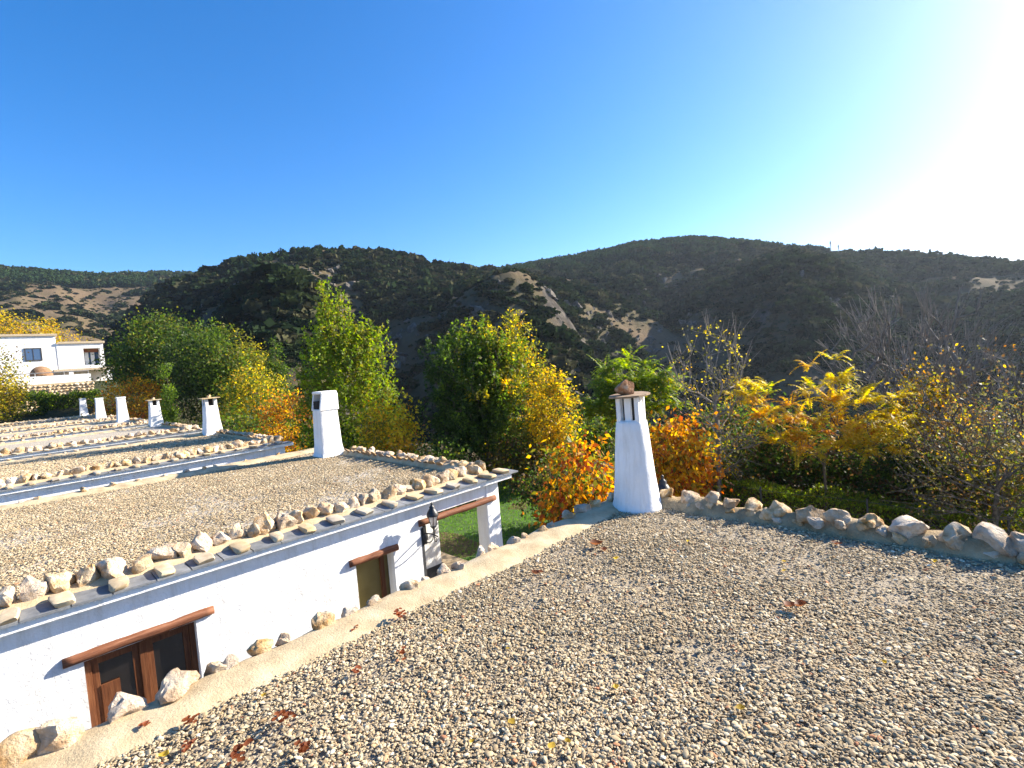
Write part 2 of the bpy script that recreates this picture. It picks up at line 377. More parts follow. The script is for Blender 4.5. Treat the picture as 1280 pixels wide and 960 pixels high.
ter = structure(put(obj('hillside_terrain', mesh('hillside_terrain', np.stack([TX, TY, TZ], -1), F, m, True, np.repeat(np.clip(0.5 + 0.6*dryness(TX, TY), 0, 1).reshape(-1, 1), 3, 1)))))

# garden lawn, patio
m, t, b, o = nodes('lawn_turf')
r = ramp(t, [(0.3, (0.028, 0.065, 0.010)), (0.7, (0.065, 0.125, 0.022))]); t.links.new(noise_n(t, 2.5, 8, 0.7, pos(t)).outputs[0], r.inputs[0])
t.links.new(r.outputs[0], b.inputs['Base Color']); b.inputs['Roughness'].default_value = 1.0
gx, gy = np.meshgrid(np.linspace(7.6, 14.3, 30), np.linspace(-9, 64, 140)); gz = -2.78 + 0.05*fbm(gx/2, gy/2, 4.0, 3)
J = np.arange(gx.size).reshape(gx.shape)
structure(put(obj('garden_lawn', mesh('garden_lawn', np.stack([gx, gy, gz], -1), np.stack([J[:-1, :-1], J[:-1, 1:], J[1:, 1:], J[1:, :-1]], -1).reshape(-1, 4), m, True))))
mb = MB(); mb.box(4.0, 7.7, -9, 64, -2.9, -2.745)
structure(mb.build('patio_path', MT['paving'], None))

def blades(n, xr, yr, zf, hh, w, cols, name, label, cat):
    x = RNG.uniform(*xr, n); y = RNG.uniform(*yr, n); z = zf(x, y)
    a = RNG.uniform(0, 6.28, n); h = hh*RNG.uniform(0.5, 1.3, n); l = RNG.normal(0, 0.45, (n, 2))*h[:, None]
    base = np.stack([x, y, z], -1); wv = np.stack([np.cos(a), np.sin(a), 0*a], -1)*w
    tip = base + np.stack([l[:, 0], l[:, 1], h], -1)
    V = np.stack([base - wv, base + wv, tip], 1).reshape(-1, 3)
    c = np.array(cols)[RNG.integers(0, len(cols), n)]*RNG.uniform(0.7, 1.3, (n, 1))
    o = put(obj(name, mesh(name, V, np.arange(3*n).reshape(-1, 3), MT['leaf'], False, np.repeat(c, 3, 0))))
    stuff(o); tag(o, label, cat); return o
blades(60000, (7.7, 14.3), (4.5, 22), lambda x, y: -2.79 + 0.05*fbm(x/2, y/2, 4.0, 3), 0.07, 0.008,
       [(0.08, 0.18, 0.015), (0.10, 0.22, 0.02), (0.13, 0.21, 0.025), (0.06, 0.14, 0.015)], 'lawn_grass', 'short bright green mown grass of the garden lawn', 'grass')

# ------------------------------------------------------------------ rocks, pebbles
import bmesh
def rock_mesh(name, seed, mat, sub=3, facets=9, rough=0.16):
    rg = np.random.default_rng(seed)
    bm = bmesh.new(); bmesh.ops.create_icosphere(bm, subdivisions=sub, radius=1.0)
    co = np.array([v.co[:] for v in bm.verts])
    for _ in range(facets):                      # cut off caps for broken faces
        d = rg.normal(size=3); d /= np.linalg.norm(d); h = rg.uniform(0.42, 0.8)
        s = co @ d; k = s > h; co[k] -= np.outer((s[k] - h)*0.92, d)
    o = rg.uniform(0, 100, 3)
    nrm = co / np.linalg.norm(co, axis=1, keepdims=True)
    co = co + nrm*(rough*fbm(co[:, 0]*1.7 + o[0], co[:, 1]*1.7 + o[1], co[:, 2]*1.7 + o[2], 4))[:, None]
    for v, c in zip(bm.verts, co): v.co = c
    me = bpy.data.meshes.new(name); bm.to_mesh(me); bm.free()
    me.materials.append(mat)
    try: me.set_sharp_from_angle(angle=math.radians(28))
    except Exception: pass
    return me
ROCKS = [rock_mesh('stone', 100 + i, MT['rock'], 3, 15, 0.34) for i in range(12)]
def stone(parent, x, y, z, sx, sy, sz, name='stone', mats=None, tilt=0.25):
    o = obj(name, random.choice(ROCKS))
    return put(o, parent, (x, y, z), (random.gauss(0, tilt), random.gauss(0, tilt), random.uniform(0, 6.28)), (sx, sy, sz))

PEB = bpy.data.collections.new('pebble_shapes')
for i in range(7):
    PEB.objects.link(obj('pebble_shape', rock_mesh('pebble', 300 + i, MT['pebble'], 2, 3, 0.12)))
    me = PEB.objects[-1].data; me.polygons.foreach_set('use_smooth', np.ones(len(me.polygons), bool))
def scatter_group(name, coll):
    g = bpy.data.node_groups.new(name, 'GeometryNodeTree')
    g.interface.new_socket('Geometry', in_out='INPUT', socket_type='NodeSocketGeometry')
    g.interface.new_socket('Geometry', in_out='OUTPUT', socket_type='NodeSocketGeometry')
    gi = g.nodes.new('NodeGroupInput'); go = g.nodes.new('NodeGroupOutput')
    ci = g.nodes.new('GeometryNodeCollectionInfo'); ci.inputs['Collection'].default_value = coll
    ci.inputs['Separate Children'].default_value = True; ci.inputs['Reset Children'].default_value = True
    ip = g.nodes.new('GeometryNodeInstanceOnPoints'); ip.inputs['Pick Instance'].default_value = True
    def attr(n, ty):
        a = g.nodes.new('GeometryNodeInputNamedAttribute'); a.data_type = ty; a.inputs['Name'].default_value = n
        return [s for s in a.outputs if s.enabled and s.name == 'Attribute'][0]
    L = g.links.new
    L(gi.outputs[0], ip.inputs['Points']); L(ci.outputs[0], ip.inputs['Instance'])
    L(attr('pick', 'INT'), ip.inputs['Instance Index'])
    er = g.nodes.new('FunctionNodeEulerToRotation'); L(attr('turn', 'FLOAT_VECTOR'), er.inputs[0])
    L(er.outputs[0], ip.inputs['Rotation']); L(attr('size', 'FLOAT_VECTOR'), ip.inputs['Scale'])
    L(ip.outputs[0], go.inputs[0])
    return g
def scatter(name, P, turn, size, n_shapes, group, parent=None):
    base = np.array(WPOS[parent.name]) if parent is not None else np.zeros(3)
    n = len(P)
    me = bpy.data.meshes.new(name); me.vertices.add(n); me.vertices.foreach_set('co', (P - base).astype(np.float32).ravel())
    a = me.attributes.new('pick', 'INT', 'POINT'); a.data.foreach_set('value', RNG.integers(0, n_shapes, n).astype(np.int32))
    a = me.attributes.new('turn', 'FLOAT_VECTOR', 'POINT'); a.data.foreach_set('vector', turn.astype(np.float32).ravel())
    a = me.attributes.new('size', 'FLOAT_VECTOR', 'POINT'); a.data.foreach_set('vector', size.astype(np.float32).ravel())
    o = stuff(put(obj(name, me), parent, base))
    md = o.modifiers.new('scatter', 'NODES'); md.node_group = group
    return o
GPEB = scatter_group('pebble_scatter', PEB)
def roof_undul(x, y): return 0.018*fbm(np.asarray(x)/0.9, np.asarray(y)/0.9, 7.0, 3)
def gravel(parent, x0, x1, y0, y1, dens, smin, smax, keep=None):
    n = int((x1-x0)*(y1-y0)*dens)
    x = RNG.uniform(x0, x1, n); y = RNG.uniform(y0, y1, n)
    if keep is not None: k = keep(x, y); x, y = x[k], y[k]; n = len(x)
    k = RNG.random(n) < np.clip(0.95 + 1.5*fbm(x/0.8, y/0.8, 21.0, 4), 0.3, 1); x, y = x[k], y[k]; n = len(x)      # thin, dusty spots
    s = smin*np.exp(RNG.exponential(0.36, n)); s = np.minimum(s, smax)
    z = roof_undul(x, y) + RNG.uniform(-0.004, 0.010, n)
    P = np.stack([x, y, z], -1)
    size = np.stack([s*RNG.uniform(0.9, 1.5, n), s*RNG.uniform(0.7, 1.0, n), s*RNG.uniform(0.28, 0.52, n)], -1)
    turn = np.stack([RNG.normal(0, 0.2, n), RNG.normal(0, 0.2, n), RNG.uniform(0, 6.28, n)], -1)
    return scatter('gravel', P, turn, size, 7, GPEB, parent)

# ------------------------------------------------------------------ houses of the row
def strip(name, path, profile, mat, parent, jit=0.02, step=0.07, closed=False, seed=0.0):
    """mortar ridge swept along path; profile = [(side offset, z)] with the offset to the left of travel"""
    path = [np.array(p[:2], float) for p in path]; pts = []
    for a, b in zip(path[:-1], path[1:]):
        k = max(2, int(np.linalg.norm(b-a)/step))
        pts += [a + (b-a)*i/k for i in range(k)]
    pts.append(path[-1]); pts = np.array(pts)
    tg = np.gradient(pts, axis=0); 
    for _ in range(3): tg[1:-1] = (tg[:-2] + tg[1:-1]*2 + tg[2:])/4
    tg /= np.linalg.norm(tg, axis=1, keepdims=True); nm = np.stack([-tg[:, 1], tg[:, 0]], -1)
    prf = []
    for (o0, z0), (o1, z1) in zip(profile[:-1], profile[1:]):
        k = max(1, int(math.hypot(o1-o0, z1-z0)/0.05)); prf += [(o0+(o1-o0)*i/k, z0+(z1-z0)*i/k) for i in range(k)]
    prf.append(profile[-1]); prf = np.array(prf)
    V = np.zeros((len(pts), len(prf), 3))
    for j, (o_, z_) in enumerate(prf):
        q = pts + nm*o_
        V[:, j, 0] = q[:, 0]; V[:, j, 1] = q[:, 1]; V[:, j, 2] = z_
    X, Y, Z = V[..., 0], V[..., 1], V[..., 2]
    w = np.ones(len(prf)); w[0] = w[-1] = 0.25
    V[..., 2] += jit*fbm(X*3.5, Y*3.5, Z*3.5 + seed, 4)*w
    V[..., :2] += (jit*0.9*fbm(X*3 + 40, Y*3, Z*3 + seed, 4)*w)[..., None]*nm[:, None, :]
    n, k = V.shape[:2]; J = np.arange(n*k).reshape(n, k)
    Fq = np.stack([J[:-1, :-1], J[1:, :-1], J[1:, 1:], J[:-1, 1:]], -1).reshape(-1, 4)
    base = np.array(WPOS[parent.name])
    return put(obj(name, mesh(name, V.reshape(-1, 3) - base, Fq, mat, True)), parent, base)

SLATE = MB().box(-0.5, 0.5, -0.5, 0.5, -0.5, 0.5).mesh('slate', MT['slate'])
BLOCK = [rock_mesh('eave_stone', 500 + i, MT['slab'], 2, 4, 0.1) for i in range(4)]
for me in BLOCK:       # squared-off stones
    for v in me.vertices:
        c = np.array(v.co); c = np.sign(c)*np.abs(c)**0.42; v.co = c
LEAN = [rock_mesh('leaning_slab', 520 + i, MT['brownslab'], 2, 4, 0.1) for i in range(3)]
XL, XR = -3.6, 6.55                             # built length of a roof; the row goes on to the left of the picture
GROUND = -2.8

def chimney_round(par, x, y):
    mb = MB()
    prof_ = [(0.345, -0.03), (0.318, 0.03), (0.292, 0.12), (0.264, 0.40), (0.232, 0.75), (0.205, 1.02), (0.194, 1.14), (0.178, 1.165), (0.12, 1.168)]
    mb.lathe(prof_, (x, y, 0), 48, 0.55, 0.25)
    ch = mb.build('chimney', MT['stucco'], par, True)
    me = ch.data; co = np.array([v.co[:] for v in me.vertices])
    r = co[:, :2] - co[:, :2].mean(0); ln = np.linalg.norm(r, axis=1, keepdims=True)
    k = (0.016*fbm(co[:, 0]*6, co[:, 1]*6, co[:, 2]*6, 4))[:, None]; co[:, :2] += r/np.maximum(ln, 1e-3)*k
    me.vertices.foreach_set('co', co.astype(np.float32).ravel()); me.update()
    vent = MB()
    for sx_ in (-1, 1):
        for sy_ in (-1, 1): vent.box(x+sx_*0.122-0.03, x+sx_*0.122+0.03, y+sy_*0.122-0.03, y+sy_*0.122+0.03, 1.13, 1.49)
    for q in ((1, 0), (-1, 0), (0, 1), (0, -1)):
        cx, cy = x+q[0]*0.102, y+q[1]*0.102
        hw = 0.043; vent.box(cx-hw, cx+hw, cy-hw, cy+hw, 1.13, 1.488)
    v = MB(); R = Matrix.Rotation(0.25, 3, 'Z')
    vent.v = [tuple(R @ (Vector(p) - Vector((x, y, 0))) + Vector((x, y, 0))) for p in vent.v]
    # piers of the smoke outlet, set round the dark flue
    vent.build('vent_pier', MT['stucco'], ch, False, 0.012)
    MB().box(x-0.072, x+0.072, y-0.072, y+0.072, 1.12, 1.485).build('flue', MT['soot'], ch)
    sl = MB(); sl.loft([[(x+0.29*math.cos(a)*(1+0.12*math.sin(3*a)), y+0.27*math.sin(a)*(1+0.1*math.cos(2*a)), z + 0.01*math.cos(a)) for a in np.linspace(0, 6.283, 12, endpoint=False)] for z in (1.485, 1.508)])
    sl.build('cap_slab', MT['brownslab'], ch)
    o = obj('cap_stone', rock_mesh('cap_stone', 77, MT['rust'], 3, 8, 0.15)); put(o, ch, (x-0.05, y+0.04, 1.61), (0.1, 0.1, 0.7), (0.18, 0.14, 0.15))
    return ch
def chimney_hood(par, x, y):
    mb = MB()
    def sq(hx, hy, z, dx=0, dy=0): return [(x+dx-hx, y+dy-hy, z), (x+dx+hx, y+dy-hy, z), (x+dx+hx, y+dy+hy, z), (x+dx-hx, y+dy+hy, z)]
    mb.loft([sq(0.33, 0.33, -0.03), sq(0.29, 0.29, 0.08), sq(0.262, 0.262, 0.3), sq(0.24, 0.24, 1.0), sq(0.232, 0.232, 1.22)])
    ch = mb.build('chimney', MT['stucco'], par, False, 0.04)
    MB().box(x-0.2, x+0.2, y-0.2, y+0.2, 1.2, 1.42).build('flue', MT['soot'], ch)
    hd = MB()                                   # plastered hood, open towards the row
    for s in (-1, 1):
        yy = y + s*0.225
        hd.add([(x-0.25, yy-0.03, 1.18), (x+0.25, yy-0.03, 1.18), (x+0.22, yy-0.03, 1.62), (x-0.17, yy-0.03, 1.62), (x-0.25, yy+0.03, 1.18), (x+0.25, yy+0.03, 1.18), (x+0.22, yy+0.03, 1.62), (x-0.17, yy+0.03, 1.62)],
               [(0,1,2,3),(7,6,5,4),(0,4,5,1),(1,5,6,2),(2,6,7,3),(3,7,4,0)])
    hd.box(x-0.19, x+0.24, y-0.26, y+0.26, 1.6, 1.665)
    hd.box(x+0.19, x+0.262, y-0.255, y+0.255, 1.175, 1.61)
    hd.build('hood', MT['stucco'], ch, False, 0.02)
    return ch
def chimney_plain(par, x, y, h, cap):
    mb = MB()
    def sq(hx, z): return [(x-hx, y-hx, z), (x+hx, y-hx, z), (x+hx, y+hx, z), (x-hx, y+hx, z)]
    mb.loft([sq(0.36, -0.03), sq(0.32, 0.1), sq(0.265, 0.5*h), sq(0.23, h)])
    ch = mb.build('chimney', MT['stucco'], par, False, 0.035)
    if cap:
        pr = MB()
        for sx_ in (-1, 1):
            for sy_ in (-1, 1): pr.box(x+sx_*0.16-0.06, x+sx_*0.16+0.06, y+sy_*0.16-0.06, y+sy_*0.16+0.06, h-0.02, h+0.3)
        pr.build('vent_pier', MT['stucco'], ch, False, 0.01)
        MB().box(x-0.1, x+0.1, y-0.1, y+0.1, h-0.02, h+0.29).build('flue', MT['soot'], ch)
        MB().box(x-0.33, x+0.33, y-0.31, y+0.31, h+0.29, h+0.325).build('cap_slab', MT['slab'], ch)
        put(obj('cap_stone', ROCKS[3]), ch, (x, y, h+0.38), (0, 0, 1), (0.14, 0.12, 0.08))
    else:
        MB().box(x-0.26, x+0.26, y-0.26, y+0.26, h-0.005, h+0.09).build('hood', MT['stucco'], ch, False, 0.03)
    return ch

def house(k, Y0, label, detail):
    par = root('white_house', (3.0, Y0 + 3.6, GROUND), label, 'house', 'white flat roofed houses in the row')
    yw, ye = Y0 + 0.17, Y0 + 7.2
    # walls
    w = MB()
    if k == 2:
        # street-side wall with a window and a narrow door left open in it
        th = 0.32
        wins = [(0.36, 1.37, -2.0, -0.66), (3.40, 4.03, GROUND, -0.70)]
        xs = [XL] + [q for a in wins for q in a[:2]] + [4.60]
        for i in range(0, len(xs), 2): w.box(xs[i], xs[i+1], yw, yw+th, GROUND, -0.105)
        for a in wins:
            w.box(a[0], a[1], yw, yw+th, a[3], -0.105)
            if a[2] > GROUND: w.box(a[0], a[1], yw, yw+th, GROUND, a[2])
        w.box(XL, 4.60, yw+th+0.6, ye, GROUND, -0.105)
    else:
        w.box(XL, 4.60 if k > 1 else 6.3, yw, ye, GROUND, -0.105)
    wall = w.build('wall', MT['stucco'], par)
    if k > 1:
        MB().box(4.58, 6.3, Y0+3.3, ye, GROUND, -0.105).build('porch_wall', MT['stucco'], par)
        pl = MB(); pl.loft([[(a, b_, z) for a, b_ in ((6.0-f, yw), (6.33+f, yw), (6.33+f, yw+0.3), (6.0-f, yw+0.3))] for z, f in ((GROUND, 0.05), (-2.2, 0.02), (-1.3, 0.0), (-0.105, -0.01))])
        pl.build('porch_pillar', MT['stucco'], par, False, 0.02)
        lg = MB(); lg.log(4.52, 6.2, yw-0.015, -0.41, 0.053); lg.build('porch_beam', MT['log'], par, True)
        MB().box(4.6, 6.3, yw+0.02, yw+0.2, -0.34, -0.105).build('porch_header', MT['stucco'], par)
    # roof
    MB().box(XL, XR-0.02, Y0+0.31, Y0+7.28, -0.10, -0.06).build('roof_slab', MT['mortar'], par)
    MB().box(XL, XR, Y0+0.03, Y0+0.31, -0.10, -0.014).build('eave_board', MT['stucco'], par)
    n = 60; m_ = 50
    gx, gy = np.meshgrid(np.linspace(XL, 6.15, n), np.linspace(Y0+0.5, Y0+7.15, m_)); J = np.arange(n*m_).reshape(m_, n)
    V = np.stack([gx, gy, roof_undul(gx, gy) - 0.012], -1).reshape(-1, 3) - np.array(WPOS[par.name])
    put(obj('gravel_bed', mesh('gravel_bed', V, np.stack([J[:-1, :-1], J[:-1, 1:], J[1:, 1:], J[1:, :-1]], -1).reshape(-1, 4), MT['bed'] if k == 1 else MT['sandbed'] if detail >= 2 else MT['farbed'], True)), par, WPOS[par.name])
    # eave towards the camera: slates, stones that weigh them down, a mortar bed with rocks
    if k > 1:
        ev = strip('eave', [(XL, Y0+0.47, 0), (6.25, Y0+0.47, 0)], [(0.2, -0.02), (0.14, 0.05), (0.0, 0.075), (-0.12, 0.05), (-0.2, 0.0)], MT['mortar'], par, 0.03, seed=k)
        x = XL
        while x < XR - 0.1:
            wd_ = random.uniform(0.30, 0.42); wd_ = min(wd_, XR + 0.2 - x)
            put(obj('slate', SLATE), ev, (x+wd_/2, Y0+0.165, 0.002), (random.gauss(-0.0, 0.008)+0.03, random.gauss(0, 0.008), random.gauss(0, 0.01)), (wd_-0.012, 0.36, 0.024)); x += wd_
        x = XL + 0.2
        while x < XR - 0.05:
            put(obj('eave_stone', random.choice(BLOCK)), ev, (x, Y0+0.15+random.gauss(0, 0.012), 0.042), (0.03, 0, random.gauss(0.02, 0.06)), (0.085*random.uniform(0.8, 1.15), 0.17*random.uniform(0.9, 1.1), 0.036)); x += random.uniform(0.37, 0.46)
        x = XL + 0.1
        while x < 6.3:
            s = random.uniform(0.12, 0.19); stone(ev, x, Y0+0.49+random.gauss(0, 0.025), 0.05+s*0.4, s*random.uniform(1.0, 1.3), s*random.uniform(0.85, 1.05), s*random.uniform(0.8, 1.15)); x += s*random.uniform(1.15, 1.5)
    # parapet at the garden end
    ychim = Y0 + (6.95 if k != 2 else 6.0)
    if k == 1:
        path = [(6.13, -4.5, 0), (6.13, 1.0, 0), (6.10, 2.6, 0), (6.13, 3.4, 0), (6.1, 4.12, 0)]
        pp = strip('parapet', path, [(-0.16, -0.1), (-0.15, 0.06), (-0.06, 0.125), (0.04, 0.12), (0.11, 0.07), (0.20, -0.02)], MT['shademortar'], par, 0.09, seed=1)
        for (px, py, s) in ((834,619,.115),(862,622,.12),(888,626,.12),(914,624,.10),(941,630,.125),(975,636,.115),(1011,638,.15),(1051,640,.145),(1089,641,.135),(1136,649,.17),(1194,662,.18),(1242,664,.17),(1276,668,.15)):
            q = on_x(px, py, 6.13); stone(pp, q[0], q[1], 0.135, s*1.3, s*1.05, s*0.85)
        y = -0.35
        while y > -4.4: stone(pp, 6.13, y, 0.16, random.uniform(.13,.19), random.uniform(.12,.16), random.uniform(.09,.13)); y -= random.uniform(0.28, 0.42)
        yy = 3.0
        while yy > -4.3: s = random.uniform(.07, .13); stone(pp, random.uniform(5.99, 6.05), yy, random.uniform(.03, .12), s, s*.9, s*.8); yy -= random.uniform(.12, .28)
        for (X, Y, s) in ((5.75, 4.05, .12), (5.45, 4.12, .13), (5.15, 4.1, .15), (4.88, 4.12, .11)): stone(pp, X, Y-0.06, 0.07, s, s*.9, s*0.8)
    else:
        pp = strip('parapet', [(6.2, Y0+0.5, 0), (6.2, ychim-0.2, 0)], [(-0.15, -0.02), (-0.12, 0.07), (0.0, 0.12), (0.1, 0.10), (0.2, -0.02)], MT['mortar'], par, 0.04, seed=k)
        y = Y0 + 0.62
        while y < ychim - 0.35:
            s = random.uniform(0.10, 0.14); stone(pp, 6.27+random.gauss(0, .03), y, 0.08+s*0.35, s*1.1, s*1.25, s*0.7, tilt=0.35); y += s*random.uniform(1.7, 2.2)
        # thin slabs leaning along the inner side
        y = Y0 + 1.6
        while y < ychim - 0.4:
            put(obj('leaning_slab', random.choice(LEAN)), pp, (6.08, y, 0.11), (random.gauss(0.35, .1), random.gauss(0.5, .1), random.gauss(0.55, .12)), (0.19, 0.085, 0.026)); y += random.uniform(0.2, 0.3)
    # low mortar border on the far side
    ps = strip('border', [(XL, Y0+7.27, 0), (6.0 if k == 1 else 6.1, Y0+7.27, 0)], [(0.16, -0.12), (0.15, 0.02), (0.06, 0.065), (-0.10, 0.06), (-0.2, 0.04), (-0.29, 0.0), (-0.33, -0.03)], MT['mortar'], par, 0.025, seed=k+0.5)
    if k == 1:
        for (px, py, s) in ((22,930,.17),(72,908,.17),(150,882,.155),(217,860,.16),(268,830,.10),(288,823,.09),(323,803,.10),(350,796,.075),(403,777,.125),(437,763,.085),(467,750,.09),(510,731,.10),(531,722,.06),(553,711,.095),(572,706,.085),(600,690,.115),(614,683,.09),(642,675,.085),(656,668,.07),(678,661,.09),(692,657,.08)):
            s *= 0.95; q = on_z(px, py, 0.08); stone(ps, q[0], min(max(q[1], 4.0), 4.07), 0.04+s*0.22, s*1.15, s*0.85, s*0.9)
        x = -0.3
        while x > XL: stone(ps, x, 4.06, 0.1, .16, .13, .13); x -= random.uniform(.3, .5)
    else:
        x = XL + 0.3
        while x < 6.0: s = random.uniform(0.05, 0.10); stone(ps, x, Y0+7.24, 0.05+s*0.3, s*1.2, s, s*0.8); x += random.uniform(0.25, 0.8)
    # gravel
    if k == 1: gravel(par, -2.6, 6.05, -4.2, 4.0, 6000, 0.0060, 0.019, lambda x, y: (x + y > 0.8) & (x - y < 7.6) & (np.hypot(x-5.85, y-3.65) > 0.24))
    elif k == 2: gravel(par, -2.0, 6.1, Y0+0.6, Y0+7.05, 2300, 0.0085, 0.018)
    elif k == 3: gravel(par, -1.5, 6.1, Y0+0.6, Y0+7.05, 900, 0.016, 0.04)
    # chimney
    if k == 1: chimney_round(par, 5.85, 3.65)
    elif k == 2: chimney_hood(par, 5.85, Y0+6.0)
    else: chimney_plain(par, (6.05, 5.95, 5.75, 5.4, 5.5)[k-3], (23.7, 34.0, 43.4, 51.0, 63.5)[k-3], (1.2, 1.15, 1.6, 1.6, 1.6)[k-3], k <= 4)
    if k == 2:
        # window: frame, two leaves, glass
        y0 = yw + 0.10
        wn = MB(); 
        for a in ((0.36, 0.42, -2.0, -0.66), (1.31, 1.37, -2.0, -0.66), (0.42, 1.31, -0.72, -0.66), (0.42, 1.31, -2.0, -1.94), (0.83, 0.90, -1.94, -0.72)): wn.box(a[0], a[1], y0, y0+0.07, a[2], a[3])
        wn = wn.build('window', MT['frame'], par, False, 0.005)
        for a, b_ in ((0.42, 0.83), (0.90, 1.31)):
            lf = MB()
            for q in ((a, a+0.06, -1.94, -0.72), (b_-0.06, b_, -1.94, -0.72), (a+0.06, b_-0.06, -0.78, -0.72), (a+0.06, b_-0.06, -1.94, -1.86)): lf.box(q[0], q[1], y0+0.02, y0+0.06, q[2], q[3])
            lf.build('casement', MT['frame'], wn, False, 0.004)
            MB().box(a+0.06, b_-0.06, y0+0.036, y0+0.044, -1.86, -0.78).build('pane', MT['glass'], wn)
        MB().box(0.48, 0.64, y0+0.006, y0+0.034, -1.86, -1.02).build('shutter_board', MT['frame'], wn)
        lg = MB(); lg.log(0.20, 1.56, yw-0.01, -0.60, 0.05); lg.build('window_lintel', MT['log'], par, True)
        dr = MB().box(3.40, 4.03, yw+0.20, yw+0.25, GROUND, -0.70).build('door', MT['olive'], par)
        MB().box(3.88, 3.95, yw+0.17, yw+0.215, GROUND, -0.72).build('door_edge', MT['frame'], dr)
        lg = MB(); lg.log(3.30, 4.10, yw-0.01, -0.655, 0.051); lg.build('door_lintel', MT['log'], par, True)
        MB().box(4.555, 4.602, yw-0.003, yw+0.03, GROUND, -0.5).build('corner_post', MT['dark'], par)
        ip = MB().box(5.30, 5.75, Y0+1.35, Y0+1.7, -1.75, -0.105).build('porch_pier', MT['stucco'], par)
        MB().box(5.28, 5.77, Y0+1.33, Y0+1.72, GROUND, -1.75).build('pier_lower', MT['dark'], ip)  # lower part of the pier, a slightly wider box in a dark colour
    return par
LABELS = ['white house whose wide gravel roof carries a slit-topped round chimney capped by rusty stone',
          'white house with brown window, log lintels, a wall lantern and a hooded square chimney',
          'white house just behind the one with the hooded chimney, its own chimney slab-capped',
          'white house whose slim slab-capped chimney is second beyond the hooded one',
          'white house third beyond the one with the hooded chimney, plain white chimney',
          'white house last but one before the stone terrace wall, plain white chimney',
          'white house at the end of the row, in front of the stone terrace wall']
HOUSES = [house(k, -3.3 + 10.0*(k-1), LABELS[k-1], 3 if k == 1 else 2 if k <= 3 else 1) for k in range(1, 8)]

# ------------------------------------------------------------------ wall lantern and garden lamp
def lantern_head(par, x, y, z, s=1.0):
    """z is the underside of the glazed body"""
    gl = MB(); gl.lathe([(0.045*s, 0), (0.082*s, 0.17*s)], (x, y, z), 6); gl.build('lamp_glass', MT['lampglass'], par)
    fr = MB()
    for j in range(6):
        a = 6.28318*j/6; fr.tube([(x+0.047*s*math.cos(a), y+0.047*s*math.sin(a), z), (x+0.085*s*math.cos(a), y+0.085*s*math.sin(a), z+0.172*s)], 0.006*s, 5)
    fr.lathe([(0.02*s, -0.05*s), (0.03*s, -0.03*s), (0.052*s, -0.012*s), (0.05*s, 0.004)], (x, y, z), 12)
    fr.build('lamp_cage', MT['iron'], par)
    cp = MB(); cp.lathe([(0.098*s, 0.165*s), (0.098*s, 0.18*s), (0.085*s, 0.22*s), (0.055*s, 0.27*s), (0.04*s, 0.285*s), (0.045*s, 0.31*s), (0.022*s, 0.33*s), (0.014*s, 0.35*s), (0.02*s, 0.365*s), (0.004, 0.39*s)], (x, y, z), 16)
    cp.build('lamp_cap', MT['iron'], par, True)
LX, LY = 4.62, 6.87
wl = root('wall_lantern', (LX, LY, -0.62), 'black iron wall lantern on a scrolled bracket at the porch corner', 'lantern')
mb = MB(); mb.box(LX-0.03, LX+0.03, LY-0.02, LY, -0.78, -0.47); mb.lathe([(0.045, -0.045), (0.05, 0), (0.045, 0.045)], (LX, LY-0.012, -0.66), 12)
mb.build('wall_plate', MT['iron'], wl, False, 0.006)
mb = MB(); mb.tube([(LX, LY-0.01, -0.60), (LX, LY-0.18, -0.575), (LX, LY-0.36, -0.585)], 0.011, 8)
sc = [(LX, LY-0.02-0.0, -0.74)] + [(LX, LY-0.03-0.21*math.sin(t_), -0.74+0.145*(1-math.cos(t_))) for t_ in np.linspace(0.2, 1.55, 8)]
mb.tube(sc, 0.009, 6)
mb.tube([(LX, LY-0.30+0.03*math.cos(t_), -0.60-0.045+0.035*math.sin(t_)) for t_ in np.linspace(0, 5.2, 12)], 0.006, 5)
mb.tube([(LX, LY-0.27, -0.58), (LX, LY-0.27, -0.68)], 0.009, 6); mb.tube([(LX, LY-0.27, -0.58), (LX, LY-0.27, -0.46)], 0.014, 8)
mb.build('bracket', MT['iron'], wl)
lantern_head(wl, LX, LY-0.27, -0.43, 0.98)
gp = on_x(829, 612, 9.0)
gl_ = root('garden_lamp', (gp[0], gp[1], GROUND), 'dark garden lamp on a post behind the round chimney', 'lamp')
mb = MB(); mb.lathe([(0.09, 0), (0.09, 0.12), (0.05, 0.16), (0.035, 0.3), (0.03, gp[2]-GROUND-0.36)], (gp[0], gp[1], GROUND), 12); mb.build('post', MT['iron'], gl_, True)
lantern_head(gl_, gp[0], gp[1], gp[2]-0.36, 1.7)

# ------------------------------------------------------------------ trees
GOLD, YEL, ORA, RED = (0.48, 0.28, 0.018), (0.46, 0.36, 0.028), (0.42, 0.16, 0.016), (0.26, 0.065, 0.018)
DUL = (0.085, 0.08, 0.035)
LIME, GRN, DGR, OLV, BRN = (0.18, 0.24, 0.024), (0.08, 0.125, 0.018), (0.032, 0.055, 0.012), (0.14, 0.135, 0.02), (0.13, 0.075, 0.03)

